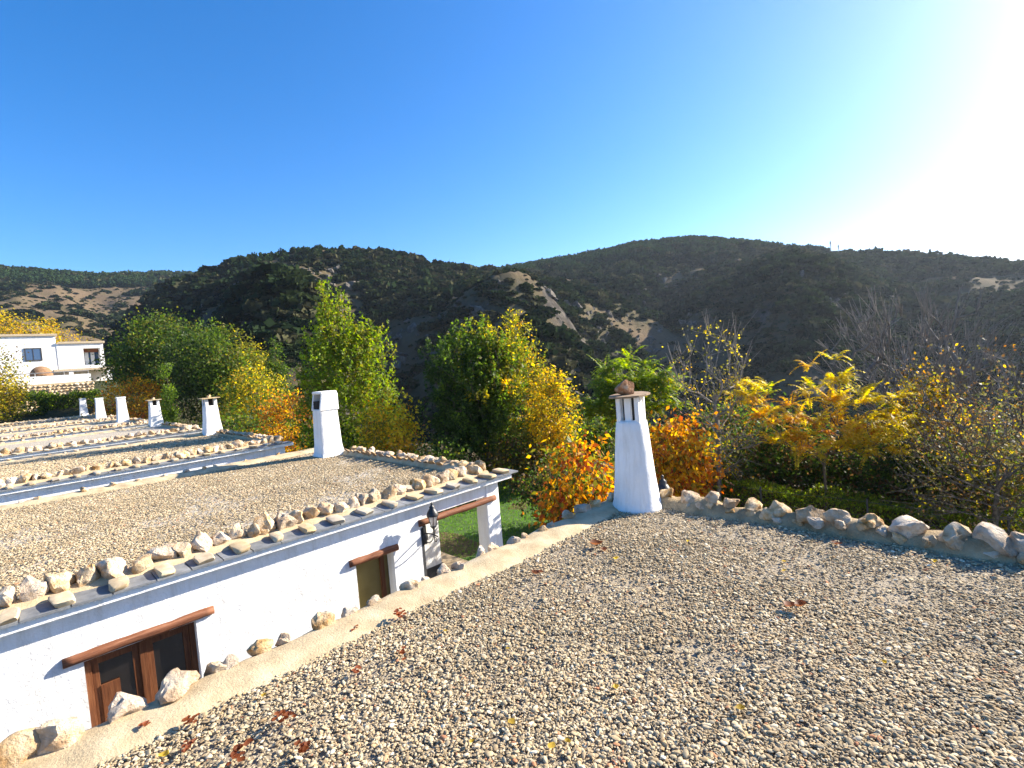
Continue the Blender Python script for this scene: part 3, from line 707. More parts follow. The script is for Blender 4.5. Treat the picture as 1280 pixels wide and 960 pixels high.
def grow(trunk_pts, centers, rg):
    """joins every leaf-cluster centre to the nearest lower part of the skeleton; returns nodes, parents"""
    nd = [np.array(p, float) for p in trunk_pts]; pa = [-1] + list(range(len(nd)-1))
    axis = nd[-1]
    order = np.argsort(np.linalg.norm(centers - axis*np.array([1, 1, 0.75]) - np.array([0, 0, 0]), axis=1))
    for i in order:
        c = centers[i]; A = np.array(nd)
        d = np.linalg.norm(A - c, axis=1) + np.where(A[:, 2] > c[2] - 0.05, 3.0, 0) + 0.25*np.maximum(0, 0.6 - (c[2]-A[:, 2]))
        j = int(np.argmin(d[1:]) + 1) if len(nd) > 1 else 0
        a = A[j]; L = np.linalg.norm(c - a)
        if L > 0.5:
            mid = (a + c)/2 + rg.normal(0, 0.08, 3)*L + np.array([0, 0, -0.06*L]); nd.append(mid); pa.append(j); j = len(nd)-1
        nd.append(c.copy()); pa.append(j)
    return np.array(nd), np.array(pa)
def skeleton_mesh(name, nd, pa, r_tip, r_max, mat, base, pw=0.45):
    n = len(nd); cnt = np.zeros(n); has = np.zeros(n, bool)
    for i in range(n-1, 0, -1):
        if not has[i]: cnt[i] += 1
        cnt[pa[i]] += cnt[i]; has[pa[i]] = True
    if cnt[0] == 0: cnt[0] = 1
    rad = np.minimum(r_tip*np.maximum(cnt, 1)**pw, r_max)
    rad[0] = min(rad[0]*1.25, r_max*1.3)
    k = 5; ang = np.arange(k)*6.28318/k
    idx = np.arange(1, n); A = nd[pa[idx]]; B = nd[idx]
    t_ = B - A; t_ /= np.maximum(np.linalg.norm(t_, axis=1, keepdims=True), 1e-6)
    ref = np.where(np.abs(t_[:, 2:3]) < 0.9, np.array([[0, 0, 1.]]), np.array([[1., 0, 0]]))
    u = np.cross(t_, ref); u /= np.linalg.norm(u, axis=1, keepdims=True); w = np.cross(t_, u)
    circ = u[:, None, :]*np.cos(ang)[None, :, None] + w[:, None, :]*np.sin(ang)[None, :, None]
    ra = np.minimum(rad[pa[idx]], rad[idx]*1.35)
    V = np.concatenate([A[:, None] + circ*ra[:, None, None], B[:, None] + circ*rad[idx][:, None, None]*0.95], 1)
    m_ = len(idx); off = np.arange(m_)[:, None]*2*k; j = np.arange(k); j2 = (j+1) % k
    Fq = np.stack([off + j, off + j2, off + k + j2, off + k + j], -1).reshape(-1, 4)
    return mesh(name, V.reshape(-1, 3) - base, Fq, mat, True)
def leaf_quads(C, D, N, L, W):
    """rhombic leaves: centre, long axis, side axis"""
    a = D*L[:, None]; b = N*W[:, None]
    return np.stack([C, C + a*0.45 + b, C + a, C + a*0.45 - b], 1).reshape(-1, 3)
def unit(v): return v/np.maximum(np.linalg.norm(v, axis=-1, keepdims=True), 1e-6)

def tree(name, label, cat, x, ytop, dist, lobes, n_cl, per, leaf, cols, trunk_h, r_max=0.09, r_tip=0.006, spread=0.3, mode='leaf', group=None,
         xb=None, seed=0, zb=None, stems=1, lean=(0, 0), tips=0, colfun=None, droop=0.35, shoots=0, bark='bark'):
    """crown given in metres about the foot: lobes = [(dx, dy, z of centre above the foot, rx, ry, rz)], dx to the right of the picture, dy away"""
    rg = np.random.default_rng(1000 + seed)
    q = at_dist(x if xb is None else xb, ytop, dist); fx, fy = q[0], q[1]
    if zb is None: zb = float(terrain(np.array([fx]), np.array([fy]))[0]) - 0.05
    az = math.atan2(fy, fx); rt = np.array([math.sin(az), -math.cos(az), 0]); fw = np.array([math.cos(az), math.sin(az), 0])
    base = np.array([fx, fy, zb])
    top = H + dist*math.tan(math.radians(azel(x, ytop)[1]))         # height the crown reaches
    hgt = top - zb
    vol = np.array([l[3]*l[4]*l[5] for l in lobes])**0.8; pick = rg.choice(len(lobes), n_cl, p=vol/vol.sum())
    dv = unit(rg.normal(size=(n_cl, 3))); rad = rg.uniform(0.25, 1.0, n_cl)**0.5
    Lb = np.array(lobes)[pick]
    loc = np.stack([Lb[:, 0] + dv[:, 0]*rad*Lb[:, 3], Lb[:, 1] + dv[:, 1]*rad*Lb[:, 4], Lb[:, 2]*hgt + dv[:, 2]*rad*Lb[:, 5]*hgt], -1)
    loc[:, 2] = np.clip(loc[:, 2], 0.12, hgt)
    cen = base + loc[:, :1]*rt + loc[:, 1:2]*fw + loc[:, 2:]*np.array([0, 0, 1])
    nds = None
    k = max(3, int(trunk_h*hgt/0.5)); tp = []
    for i in range(k+1):
        u = i/k; tp.append(base + rt*(lean[0]*u*u + 0.05*math.sin(3*u+seed)) + fw*(lean[1]*u*u) + np.array([0, 0, u*trunk_h*hgt]))
    nd, pa = grow(tp, cen, rg)
    if tips:                                       # fine bare twigs
        n0 = len(nd); par_ = rg.integers(len(tp), n0, tips); dirs = unit(nd[par_] - base - np.array([0, 0, 0.35*hgt]) + rg.normal(0, 0.8, (tips, 3)) + np.array([0, 0, 0.6]))
        nd = np.concatenate([nd, nd[par_] + dirs*rg.uniform(0.25, 0.9, (tips, 1))]); pa = np.concatenate([pa, par_])
    rt_ = root(name, tuple(base), label, cat, group)
    put(obj('trunk', skeleton_mesh('trunk', nd, pa, r_tip, r_max, MT[bark], base)), rt_, tuple(base))
    if per:
        if mode == 'leaf':
            n = n_cl*per; ci = np.repeat(np.arange(n_cl), per)
            sp = spread*rg.uniform(0.6, 1.4, n_cl)[ci]
            C = cen[ci] + rg.normal(0, 1, (n, 3))*sp[:, None]*np.array([1, 1, 0.8]) + np.array([0, 0, 0.3*spread])
            if shoots:                             # leaves set along upright shoots
                nsh = 5; sh = rg.integers(0, nsh, n) + ci*nsh; o_ = rg.normal(0, spread*0.9, (n_cl*nsh, 3)); u_ = rg.uniform(0, 1, n)
                tl = unit(rg.normal(0, 0.28, (n_cl*nsh, 3)) + np.array([0, 0, 1]) + 0.22*np.repeat(unit(cen - base - np.array([0, 0, .4*hgt])), nsh, 0))
                C = cen[ci] + o_[sh] + tl[sh]*(u_*shoots)[:, None] + rg.normal(0, 0.05, (n, 3))*(1.3 - u_)[:, None]*spread/.25
            D = unit(unit(C - cen[ci])*0.7 + rg.normal(0, 0.8, (n, 3)) + np.array([0, 0, -droop]))
            N = unit(np.cross(D, unit(rg.normal(size=(n, 3)))))
            L = leaf*rg.uniform(0.65, 1.35, n); W = L*rg.uniform(0.24, 0.36, n)
            V = leaf_quads(C, D, N, L, W)
        else:                                      # long drooping feather-shaped leaves
            fpc = per; n = n_cl*fpc; ci = np.repeat(np.arange(n_cl), fpc); nl = 16
            a = rg.uniform(0, 6.28, n); out = unit(cen[ci] - (base + np.array([0, 0, 1])*(cen[ci][:, 2:] - base[2])))
            hd = unit(np.stack([np.cos(a), np.sin(a), 0*a], -1) + 0.6*out); Ls = leaf*rg.uniform(0.7, 1.3, n)
            s = np.linspace(0.08, 1, nl); up_ = rg.uniform(0.2, 1.4, n); dr_ = rg.uniform(0.35, 1.0, n)
            R = cen[ci][:, None] + hd[:, None]*(Ls[:, None]*s)[..., None]*0.9 + np.array([0, 0, 1.])*(Ls[:, None]*(up_[:, None]*s - dr_[:, None]*s*s))[..., None]
            tg = hd[:, None] + np.array([0, 0, 1.])*(up_[:, None] - 2*dr_[:, None]*s)[..., None]; tg = unit(tg)
            sd = unit(np.cross(tg, np.array([0, 0, 1.])))
            Cs = []; Ds = []; Ns = []
            for sg in (-1, 1):
                Cs.append(R); Ds.append(unit(sd*sg + tg*0.35 + np.array([0, 0, -0.45]) + rg.normal(0, 0.15, R.shape))); Ns.append(unit(tg + rg.normal(0, 0.1, R.shape)))
            C = np.concatenate(Cs, 1).reshape(-1, 3); D = np.concatenate(Ds, 1).reshape(-1, 3); N = np.concatenate(Ns, 1).reshape(-1, 3)
            n = len(C); ci = np.repeat(ci, 2*nl)
            L = leaf*0.22*(1.1 - 0.75*np.abs(np.tile(s, len(ci)//len(s)) - 0.4))*rg.uniform(0.7, 1.25, n); W = L*0.19
            V = leaf_quads(C, D, N, L, W)
        cw = np.array([c[1] for c in cols]); cc = np.array([c[0] for c in cols])
        lc = (loc - np.array([0, 0, 0.55*hgt]))/np.array([1, 1, hgt])
        if colfun is not None:                     # autumn turning sets in on one side first
            key = colfun(loc[:, 0], loc[:, 2]/hgt) + rg.normal(0, 0.16, n_cl)
            edges = np.cumsum(cw)/cw.sum(); kc = np.clip(key, 0, 0.999)
            kl = np.clip(kc[ci] + rg.normal(0, 0.07, n), 0, 0.999)
            pc = np.searchsorted(edges, kl)
        else:
            cp = rg.choice(len(cols), n_cl, p=cw/cw.sum()); pc = np.where(rg.random(n) < 0.55, cp[ci], rg.choice(len(cols), n, p=cw/cw.sum()))
        col = cc[np.clip(pc, 0, len(cc)-1)]*rg.uniform(0.72, 1.25, (n, 1))
        put(obj('crown', mesh('crown', V - base, np.arange(4*n).reshape(-1, 4), MT['leaf'], False, np.repeat(col, 4, 0))), rt_, tuple(base))
    return rt_

GT, GS = 'trees beyond the garden', 'shrubs beyond the garden'
# far left
tree('yellow_tree', 'golden yellow tree rising behind the roof of the far white house', 'tree', 18, 378, 118, [(0, 0, .62, 5.5, 4, .34), (5, 1, .52, 4, 3, .28)], 120, 90, .34, [(YEL, 5), (GOLD, 3), (OLV, 2)], .3, .25, .02, .9, seed=1, group=GT)
tree('feathery_tree', 'pale yellow green feathery tree in front of the far white house', 'tree', 2, 428, 66, [(-1.2, 0, .6, 2.4, 2, .34), (-1.0, 0, .35, 2.2, 2, .25)], 90, 80, .2, [(OLV, 4), (YEL, 4), (BRN, 1)], .3, .14, .012, .45, seed=2, group=GT)
tree('oak_tree', 'big dark green rounded oak beside the far white house', 'tree', 196, 390, 66, [(.3, 0, .60, 4.0, 4.0, .34), (-1.9, 0, .42, 3.0, 3, .28), (2.8, 1, .55, 3.0, 3.4, .3)], 260, 95, .26, [(DGR, 3), (GRN, 5), (OLV, 3)], .25, .3, .016, .66, seed=3, group=GT)
tree('oak_tree', 'big green oak turning yellow on the side away from the far white house', 'tree', 262, 396, 56, [(0, 0, .62, 3.9, 3.6, .32), (2.1, 0, .42, 3.3, 2.9, .32), (-1.3, .5, .4, 3.0, 2.6, .3)], 250, 95, .24, [(DGR, 3), (GRN, 4), (OLV, 3), (YEL, 2.2)], .25, .28, .015, .6, seed=4, group=GT, colfun=lambda dx, h: .36 + .11*dx)
tree('cypress', 'slim young green cypress in front of the dark oak', 'tree', 205, 446, 41, [(0, 0, .3, .5, .5, .25), (0, 0, .55, .35, .35, .25), (0, 0, .8, .18, .18, .18)], 60, 70, .13, [(GRN, 3), (LIME, 1)], .8, .08, .01, .16, seed=5, group=GT)
tree('orange_shrub', 'rusty orange shrub behind the plain white chimneys', 'shrub', 172, 472, 57, [(0, 0, .6, 2.6, 2, .32), (-1.5, 0, .4, 1.8, 1.6, .3)], 90, 70, .2, [(ORA, 4), (GOLD, 3), (OLV, 2), (RED, 1)], .3, .08, .01, .5, seed=6, group=GS)
tree('spruce', 'narrow dark conifer between the oak and the bright green tree', 'tree', 341, 416, 40, [(0, 0, .3, 1.3, 1.3, .2), (0, 0, .55, .85, .85, .2), (0, 0, .8, .4, .4, .17)], 110, 60, .15, [(DGR, 3), (GRN, 3)], .9, .12, .01, .25, seed=7, group=GT)
tree('mixed_tree', 'loose yellow green tree beneath the narrow conifer', 'tree', 318, 452, 33, [(0, 0, .6, 1.9, 1.6, .35), (-1.2, 0, .35, 1.5, 1.4, .3), (1.0, 0, .3, 1.2, 1.2, .25)], 130, 80, .15, [(OLV, 4), (YEL, 3), (GRN, 2), (GOLD, 1)], .3, .1, .01, .36, seed=8, group=GT)
tree('rust_shrub', 'reddish brown shrub behind the hooded chimney', 'shrub', 352, 484, 25, [(0, 0, .6, 1.25, 1.1, .34), (-.3, 0, .35, 1.2, 1, .3)], 85, 70, .12, [(ORA, 4), (BRN, 3), (GOLD, 2), (OLV, 2)], .25, .05, .007, .27, seed=9, group=GS)
tree('green_tree', 'tall fresh green pyramidal tree behind the hooded chimney', 'tree', 425, 362, 22, [(0, 0, .34, 2.1, 1.9, .26), (-.2, 0, .58, 1.5, 1.4, .24), (-.1, 0, .8, .8, .8, .17), (1.0, 0, .66, .7, .8, .14)], 300, 85, .125, [(LIME, 5), (GRN, 3), (OLV, 3)], .55, .13, .008, .25, seed=10, group=GT, tips=40, shoots=.55)
tree('amber_shrub', 'yellow and amber shrub at the foot of the fresh green tree', 'shrub', 486, 498, 18.5, [(0, 0, .6, .95, .8, .36), (.2, 0, .3, .95, .8, .28)], 95, 75, .12, [(YEL, 4), (GOLD, 4), (OLV, 3), (ORA, 1)], .25, .05, .006, .23, seed=11, group=GS)
tree('dark_tree', 'broad dark green tree, yellow at one upper side, several stems', 'tree', 592, 392, 19, [(-.2, 0, .62, 1.75, 1.5, .3), (-.7, 0, .42, 1.3, 1.3, .24), (.8, .3, .74, 1.0, 1, .2), (.5, 0, .4, 1.1, 1.1, .22)], 330, 85, .125, [(DGR, 2.5), (GRN, 4), (OLV, 3), (YEL, 2.4), (GOLD, 1)], .4, .12, .008, .25, seed=12, group=GT, colfun=lambda dx, h: .02 + .17*dx + .44*h, tips=30, shoots=.4)
tree('golden_tree', 'golden yellow tree next to the broad dark green tree', 'tree', 690, 452, 19, [(0, 0, .62, .75, .7, .34), (-.4, 0, .42, .7, .7, .26), (.1, 0, .32, .6, .6, .2)], 115, 60, .11, [(YEL, 5), (GOLD, 4), (OLV, 5)], .35, .07, .006, .21, seed=13, group=GT, tips=20)
tree('yellow_poplar', 'upright yellow tree standing close behind the golden one', 'tree', 642, 384, 22, [(0, 0, .78, .7, .7, .2), (.4, 0, .58, .9, .8, .22), (.4, 0, .36, .9, .8, .2)], 110, 55, .12, [(YEL, 3), (GOLD, 2), (OLV, 5), (GRN, 2)], .5, .08, .006, .22, seed=14, group=GT)
tree('fiery_shrub', 'orange red shrub with hanging leaves at the lawn edge, left by the round chimney', 'shrub', 722, 540, 10.6, [(.05, 0, .66, .62, .6, .3), (-.2, 0, .48, .55, .55, .24), (.3, 0, .45, .6, .55, .26)], 95, 42, .125, [(ORA, 4), (GOLD, 3), (OLV, 5), (RED, 2), (GRN, 1)], .35, .05, .005, .19, seed=15, group=GS, droop=1.2)
tree('lime_tree', 'light green tree with feathery leaves directly behind the round chimney', 'tree', 788, 436, 24, [(0, 0, .78, 1.6, 1.3, .15), (.7, 0, .62, 1.6, 1.3, .18), (-.9, 0, .58, 1.5, 1.3, .18)], 130, 7, .75, [(LIME, 6), (GRN, 3), (YEL, 1)], .45, .08, .008, .2, mode='frond', seed=16, group=GT)
tree('sumac_shrub', 'deep orange shrub with hanging leaves beside the garden lamp', 'shrub', 842, 512, 13.5, [(0, 0, .7, .7, .6, .24), (.2, 0, .45, .72, .6, .28)], 85, 36, .14, [(ORA, 5), (GOLD, 4), (RED, 1.5), (OLV, 2)], .35, .04, .005, .18, seed=17, group=GS, droop=1.2)
tree('sparse_tree', 'nearly leafless tree with a few yellow leaves beside the garden lamp', 'tree', 884, 392, 15.5, [(0, 0, .72, 1.25, 1.0, .26), (.2, 0, .45, 1.0, 1, .25)], 130, 9, .075, [(YEL, 3), (OLV, 5), (GOLD, 1), (DUL, 3)], .6, .07, .006, .14, seed=18, group=GT, xb=886, tips=260, bark='palebark')
tree('yellow_frond_tree', 'golden young tree with feathery drooping leaves on a slim bare trunk', 'tree', 1046, 430, 15.2, [(.1, 0, .80, .5, .5, .17), (-1.3, 0, .70, .8, .8, .13), (1.0, 0, .62, 1.0, .9, .14), (-.2, 0, .52, 1.2, 1.1, .12), (1.0, 0, .47, .9, .9, .08)], 110, 7, .42, [(ORA, .8), (GOLD, 4), (YEL, 6), (LIME, 3)], .45, .055, .006, .18, mode='frond', seed=19, group=GT, xb=1020, colfun=lambda dx, h: .36 + .7*(h-.55) + .06*dx)
tree('bare_tree', 'bare grey tree with fine upright twigs behind the golden young tree', 'tree', 1128, 372, 19, [(0, 0, .68, 2.1, 1.6, .32), (.2, 0, .5, 1.7, 1.4, .2)], 170, 0, .1, [(YEL, 1)], .4, .09, .0085, .2, seed=20, group=GT, tips=900, bark='palebark')
tree('ochre_tree', 'narrow ochre yellow tree in front of the bare grey tree', 'tree', 1152, 452, 17.5, [(0, 0, .7, .55, .5, .26), (.3, 0, .48, .7, .6, .2)], 80, 42, .10, [(GOLD, 4), (YEL, 3), (OLV, 2), (BRN, 1)], .4, .05, .005, .19, seed=21, group=GT, tips=60)
tree('twiggy_tree', 'twiggy tree with scattered brown leaves above the far end of the hedge', 'tree', 1200, 410, 16.5, [(0, 0, .7, 1.6, 1.2, .28), (.4, 0, .45, 1.4, 1.2, .25)], 150, 6, .075, [(OLV, 2), (BRN, 6), (ORA, 1), (GOLD, 1), (DUL, 4)], .5, .07, .0045, .16, seed=22, group=GT, bark='palebark', tips=320)
tree('twiggy_tree', 'tangled twiggy tree with a few yellowish leaves growing against the hedge', 'tree', 1262, 440, 13.5, [(0, 0, .62, 1.3, 1.1, .36), (-.4, 0, .4, 1.2, 1.1, .3)], 170, 9, .07, [(OLV, 3), (DUL, 6), (YEL, .7), (BRN, 4)], .5, .07, .004, .16, seed=23, group=GT, xb=1240, tips=360)
tree('twiggy_tree', 'pale twiggy tree past the end of the hedge', 'tree', 1330, 430, 14.5, [(0, 0, .62, 1.4, 1.1, .36)], 130, 5, .07, [(DUL, 5), (YEL, .7), (BRN, 3)], .5, .07, .004, .16, seed=24, group=GT, bark='palebark', tips=260)
# undergrowth, each shrub its own
for i, (x, y, d, w, pal, lab) in enumerate([
    (300, 520, 29, 1.5, 'g', 'low green shrub at the foot of the loose yellow green tree'),
    (420, 520, 20, 1.3, 'g', 'low green shrub at the foot of the fresh green tree'),
    (545, 545, 17.5, 1.0, 'g', 'dark low shrub under the left of the broad dark tree'),
    (640, 545, 19, 1.2, 'm', 'mixed brown and green brush behind the stems of the broad dark tree'),
    (735, 500, 27, 1.9, 'g', 'dark green thicket behind the orange red shrub'),
    (808, 520, 15, 1.0, 'm', 'olive and ochre brush between the round chimney and the sparse tree'),
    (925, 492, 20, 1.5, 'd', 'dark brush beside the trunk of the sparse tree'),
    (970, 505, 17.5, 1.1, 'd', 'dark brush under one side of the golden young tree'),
    (1000, 545, 19, 1.5, 'd', 'brush coloured dark for the shade behind the golden young tree'),  # black shade of the undergrowth is put into this dark palette
    (1085, 530, 18, 1.5, 'd', 'brush coloured dark for the shade below the bare grey tree'),  # dark leaf colours stand for the shade here too
    (1180, 500, 19.5, 1.8, 'm', 'olive brush behind the ochre yellow tree'),
    (1230, 520, 15.5, 1.2, 'm', 'thin olive brush behind the hedge end'),
    (1275, 500, 19, 2.0, 'm', 'brownish brush behind the tangled twiggy tree'),
    (880, 545, 16.5, .9, 'm', 'brown brush at the foot of the sparse tree'),
    (1150, 560, 16.2, 1.0, 'd', 'dark bramble behind the hedge near the ochre yellow tree'),  # undergrowth shade painted into the leaves by the dark palette
    (690, 560, 14.5, .8, 'd', 'dark shrub behind the lawn edge by the orange red shrub')]):
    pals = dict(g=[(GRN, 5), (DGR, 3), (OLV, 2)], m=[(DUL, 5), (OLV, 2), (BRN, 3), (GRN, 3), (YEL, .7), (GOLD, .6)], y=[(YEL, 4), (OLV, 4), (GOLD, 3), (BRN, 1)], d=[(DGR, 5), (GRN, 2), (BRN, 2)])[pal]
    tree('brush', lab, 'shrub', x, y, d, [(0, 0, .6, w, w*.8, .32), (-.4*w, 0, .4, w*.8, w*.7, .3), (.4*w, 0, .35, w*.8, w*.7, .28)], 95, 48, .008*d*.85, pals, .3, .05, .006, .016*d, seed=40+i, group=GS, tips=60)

# hedge along the end of the garden
def hedge(name, label, x0, x1, y0, y1, z0, z1, n, cols, leaf, seed, cat='hedge', group=None):
    rg = np.random.default_rng(seed); rt_ = root(name, ((x0+x1)/2, (y0+y1)/2, z0), label, cat, group); base = np.array(WPOS[rt_.name])
    u = rg.uniform(-1, 1, (n, 3)); k = rg.integers(0, 3, n); u[np.arange(n), k] = np.sign(u[np.arange(n), k])*rg.uniform(0.8, 1.05, n)
    u[:, 2] = np.where(k == 2, np.abs(u[:, 2]), u[:, 2])
    C = np.stack([(x0+x1)/2 + u[:, 0]*(x1-x0)/2, (y0+y1)/2 + u[:, 1]*(y1-y0)/2, (z0+z1)/2 + u[:, 2]*(z1-z0)/2], -1)
    C[:, 2] += (z1-z0)*0.20*fbm(C[:, 0]*1.4, C[:, 1]*1.4, C[:, 2], 3)*(u[:, 2] + 1)/1.3; C[:, 0] += 0.14*fbm(C[:, 1]*1.6, C[:, 2]*2, C[:, 0], 3)
    D = unit(rg.normal(0, 1, (n, 3)) + np.array([0, 0, 0.7])); N = unit(np.cross(D, unit(rg.normal(size=(n, 3)))))
    L = leaf*rg.uniform(0.6, 1.5, n); V = leaf_quads(C, D, N, L, L*0.24)
    cc = np.array([c for c, w in cols]); cw = np.array([w for c, w in cols]); col = cc[rg.choice(len(cc), n, p=cw/cw.sum())]*rg.uniform(.7, 1.3, (n, 1))
    put(obj('foliage', mesh('foliage', V - base, np.arange(4*n).reshape(-1, 4), MT['leaf'], False, np.repeat(col, 4, 0))), rt_, tuple(base))
    mb = MB()
    for i in range(int(abs(y1-y0)/0.5) + 1):
        y = y0 + (i+0.5)*0.5*np.sign(y1-y0)
        if y > max(y0, y1): break
        mb.tube([((x0+x1)/2, y, z0-0.05), ((x0+x1)/2 + random.gauss(0, .05), y + random.gauss(0, .1), z0+0.7*(z1-z0))], [0.02, 0.008], 5)
    mb.build('stems', MT['bark'], rt_)
    return rt_
hedge('hedge', 'low clipped green hedge behind the wire fence, under the golden young tree', 14.25, 15.05, -1.6, 9.6, -2.85, -1.98, 30000, [(GRN, 3), (LIME, 5), (OLV, 3)], .07, 5)
hedge('hedge', 'rounder green hedge stretch below the twiggy trees', 13.6, 14.6, -5.5, -1.65, -2.85, -1.75, 11000, [(GRN, 3), (LIME, 4), (OLV, 2)], .07, 6)
fn = root('wire_fence', (13.9, 3.0, GROUND), 'thin wire fence on slim posts in front of the hedge', 'fence')
for y in np.arange(-4.5, 9.6, 2.35):
    MB().tube([(13.9, y, GROUND), (13.9, y, -1.78)], 0.022, 6).build('post', MT['dark'], fn)
for z in (-1.86, -2.2, -2.5):
    MB().tube([(13.9, y, z + 0.015*math.sin(y*2.6)) for y in np.arange(-4.5, 9.6, 0.5)], 0.006, 4).build('wire', MT['dark'], fn)

# ------------------------------------------------------------------ far white house on its terrace
YF = 82.0
fh = root('terraced_house', (4.5, YF + 3, 0.6), 'far white two level house with blue window and covered terrace', 'house')
mb = MB()
mb.box(-14, 5.3, YF+0.05, YF+9, 0.0, 9.35)
mb.build('wall', MT['stucco'], fh)
mb = MB(); z0, z1 = 3.6, 8.35
mb.box(5.3, 7.75, YF, YF+8, z0, z1); mb.box(7.75, 9.35, YF, YF+8, 7.75, z1); mb.box(7.75, 9.35, YF, YF+8, z0, 5.65); mb.box(9.35, 9.72, YF, YF+8, z0, z1); mb.box(7.75, 9.35, YF+1.8, YF+8, 5.65, 7.75)
mb.build('wing_wall', MT['stucco'], fh)
mb = MB(); mb.box(-14.2, 5.5, YF-0.15, YF+9.2, 9.35, 9.6); mb.build('roof_edge', MT['slab'], fh)
mb = MB(); mb.box(5.5, 9.9, YF-0.2, YF+8.2, 8.353, 8.6); mb.build('wing_roof_edge', MT['slab'], fh)
w = MB().box(2.55, 3.85, YF-0.01, YF+0.08, 6.55, 7.85).build('window', MT['bluepane'], fh)
mb = MB(); 
for q in ((2.45, 2.56, 6.45, 7.95), (3.84, 3.95, 6.45, 7.95), (2.56, 3.84, 7.84, 7.95), (2.56, 3.84, 6.45, 6.56), (3.16, 3.22, 6.56, 7.84)): mb.box(q[0], q[1], YF-0.04, YF+0.075, q[2], q[3])
mb.build('frame', MT['dark'], w)
w = MB().box(7.76, 9.34, YF+1.68, YF+1.78, 5.66, 7.74).build('balcony_door', MT['bluepane'], fh)
for x in (7.95, 8.55): MB().box(x, x+0.38, YF+1.5, YF+1.66, 5.66, 7.6).build('curtain', MT['curtain'], w)
MB().box(7.75, 9.35, YF+1.3, YF+1.5, 7.3, 7.75).build('lintel', MT['log'], w)
mb = MB(); mb.box(4.7, 11.0, YF-2.2, YF-0.02, 4.95, 5.2); mb.build('terrace_roof', MT['slab'], fh)
for x in (6.0, 9.6): MB().box(x, x+0.42, YF-2.1, YF-1.7, 3.6, 4.95).build('terrace_post', MT['stucco'], fh)
MB().box(-0.2, 0.5, YF+2.2, YF+2.9, 9.5, 10.1).build('chimney', MT['stucco'], fh)
tw = root('terrace_wall', (4, YF-3.2, 0.2), 'pale rubble stone retaining wall below the far white house', 'wall')
MB().box(-6, 8.0, YF-3.0, YF+1.2, -1.5, 3.6).build('wall_core', MT['mortar'], tw)
MB().box(-2.0, 7.9, YF-2.9, YF-2.6, 3.6, 4.5).build('terrace_parapet', MT['stucco'], tw)
rg = random.Random(4); z = 0.35; cnt = 0
while z < 3.6 and cnt < 290:
    x = -0.5
    while x < 8.0 and cnt < 290:
        s = rg.uniform(0.17, 0.27)
        put(obj('stone', rg.choice(ROCKS)), tw, (x+s, YF-3.0, z), (0, 0, rg.uniform(0, 6)), (s*1.1, s*0.8, s*0.75)); x += 2.05*s; cnt += 1
    z += 0.33
rl = root('terrace_railing', (3, YF-2.95, 4.5), 'thin tube railing on the terrace parapet of the far white house', 'railing')
MB().tube([(0.5, YF-2.75, 4.86), (7.8, YF-2.75, 4.86)], 0.05, 6).build('handrail', MT['steel'], rl)
for x in (0.6, 3.0, 5.5, 7.7): MB().tube([(x, YF-2.75, 4.48), (x, YF-2.75, 4.86)], 0.04, 6).build('baluster', MT['steel'], rl)
bq = on_y(52, 468, YF-2.0)
bl = root('woven_parasol', (bq[0], bq[1], 3.6), 'round brown woven parasol tipped on its side on the far terrace', 'parasol')
mb = MB(); rings = []
for r_, d_ in ((0.05, -0.55), (0.5, -0.45), (0.95, -0.2), (1.02, 0.0), (0.98, 0.12), (0.7, -0.05), (0.1, -0.3)): rings.append([(bq[0]+r_*math.cos(a), bq[1]-0.0+d_, max(3.62, bq[2]-0.05+r_*math.sin(a)*0.98)) for a in np.linspace(0, 6.283, 22, endpoint=False)])
mb.loft(rings); mb.build('canopy', MT['straw'], bl, True)
MB().tube([(bq[0], bq[1]-0.3, bq[2]), (bq[0]+0.15, bq[1]+1.6, 3.65)], 0.05, 8).build('pole', MT['log'], bl)
q = on_y(7, 488, YF-6)
gz_ = float(terrain(np.array([q[0]]), np.array([q[1]]))[0])
bb = root('water_barrel', (q[0], q[1], gz_), 'blue plastic barrel under the pale feathery tree', 'barrel')
mb = MB(); mb.lathe([(0.36, 0), (0.42, 0.15), (0.45, q[2]-gz_-0.3), (0.40, q[2]-gz_+0.3), (0.2, q[2]-gz_+0.45)], (q[0], q[1], gz_), 18); mb.build('drum', MT['blue'], bb, True)
MB().lathe([(0.1, 0), (0.1, 0.09), (0.02, 0.1)], (q[0], q[1], q[2]+0.44), 12).build('lid', MT['dark'], bb)
hedge('round_bush', 'low dense green bush under the pale feathery tree', -1.6, 3.3, 72.5, 75.5, -0.7, 2.3, 7000, [(GRN, 4), (LIME, 1.5), (DGR, 2)], .24, 7, 'bush', 'bushes below the terrace wall')
hedge('round_bush', 'low dense green bush tapering towards the last white chimney', 3.4, 7.8, 72.3, 75.0, -0.7, 2.0, 7000, [(GRN, 4), (LIME, 1.5), (DGR, 2)], .24, 8, 'bush', 'bushes below the terrace wall')

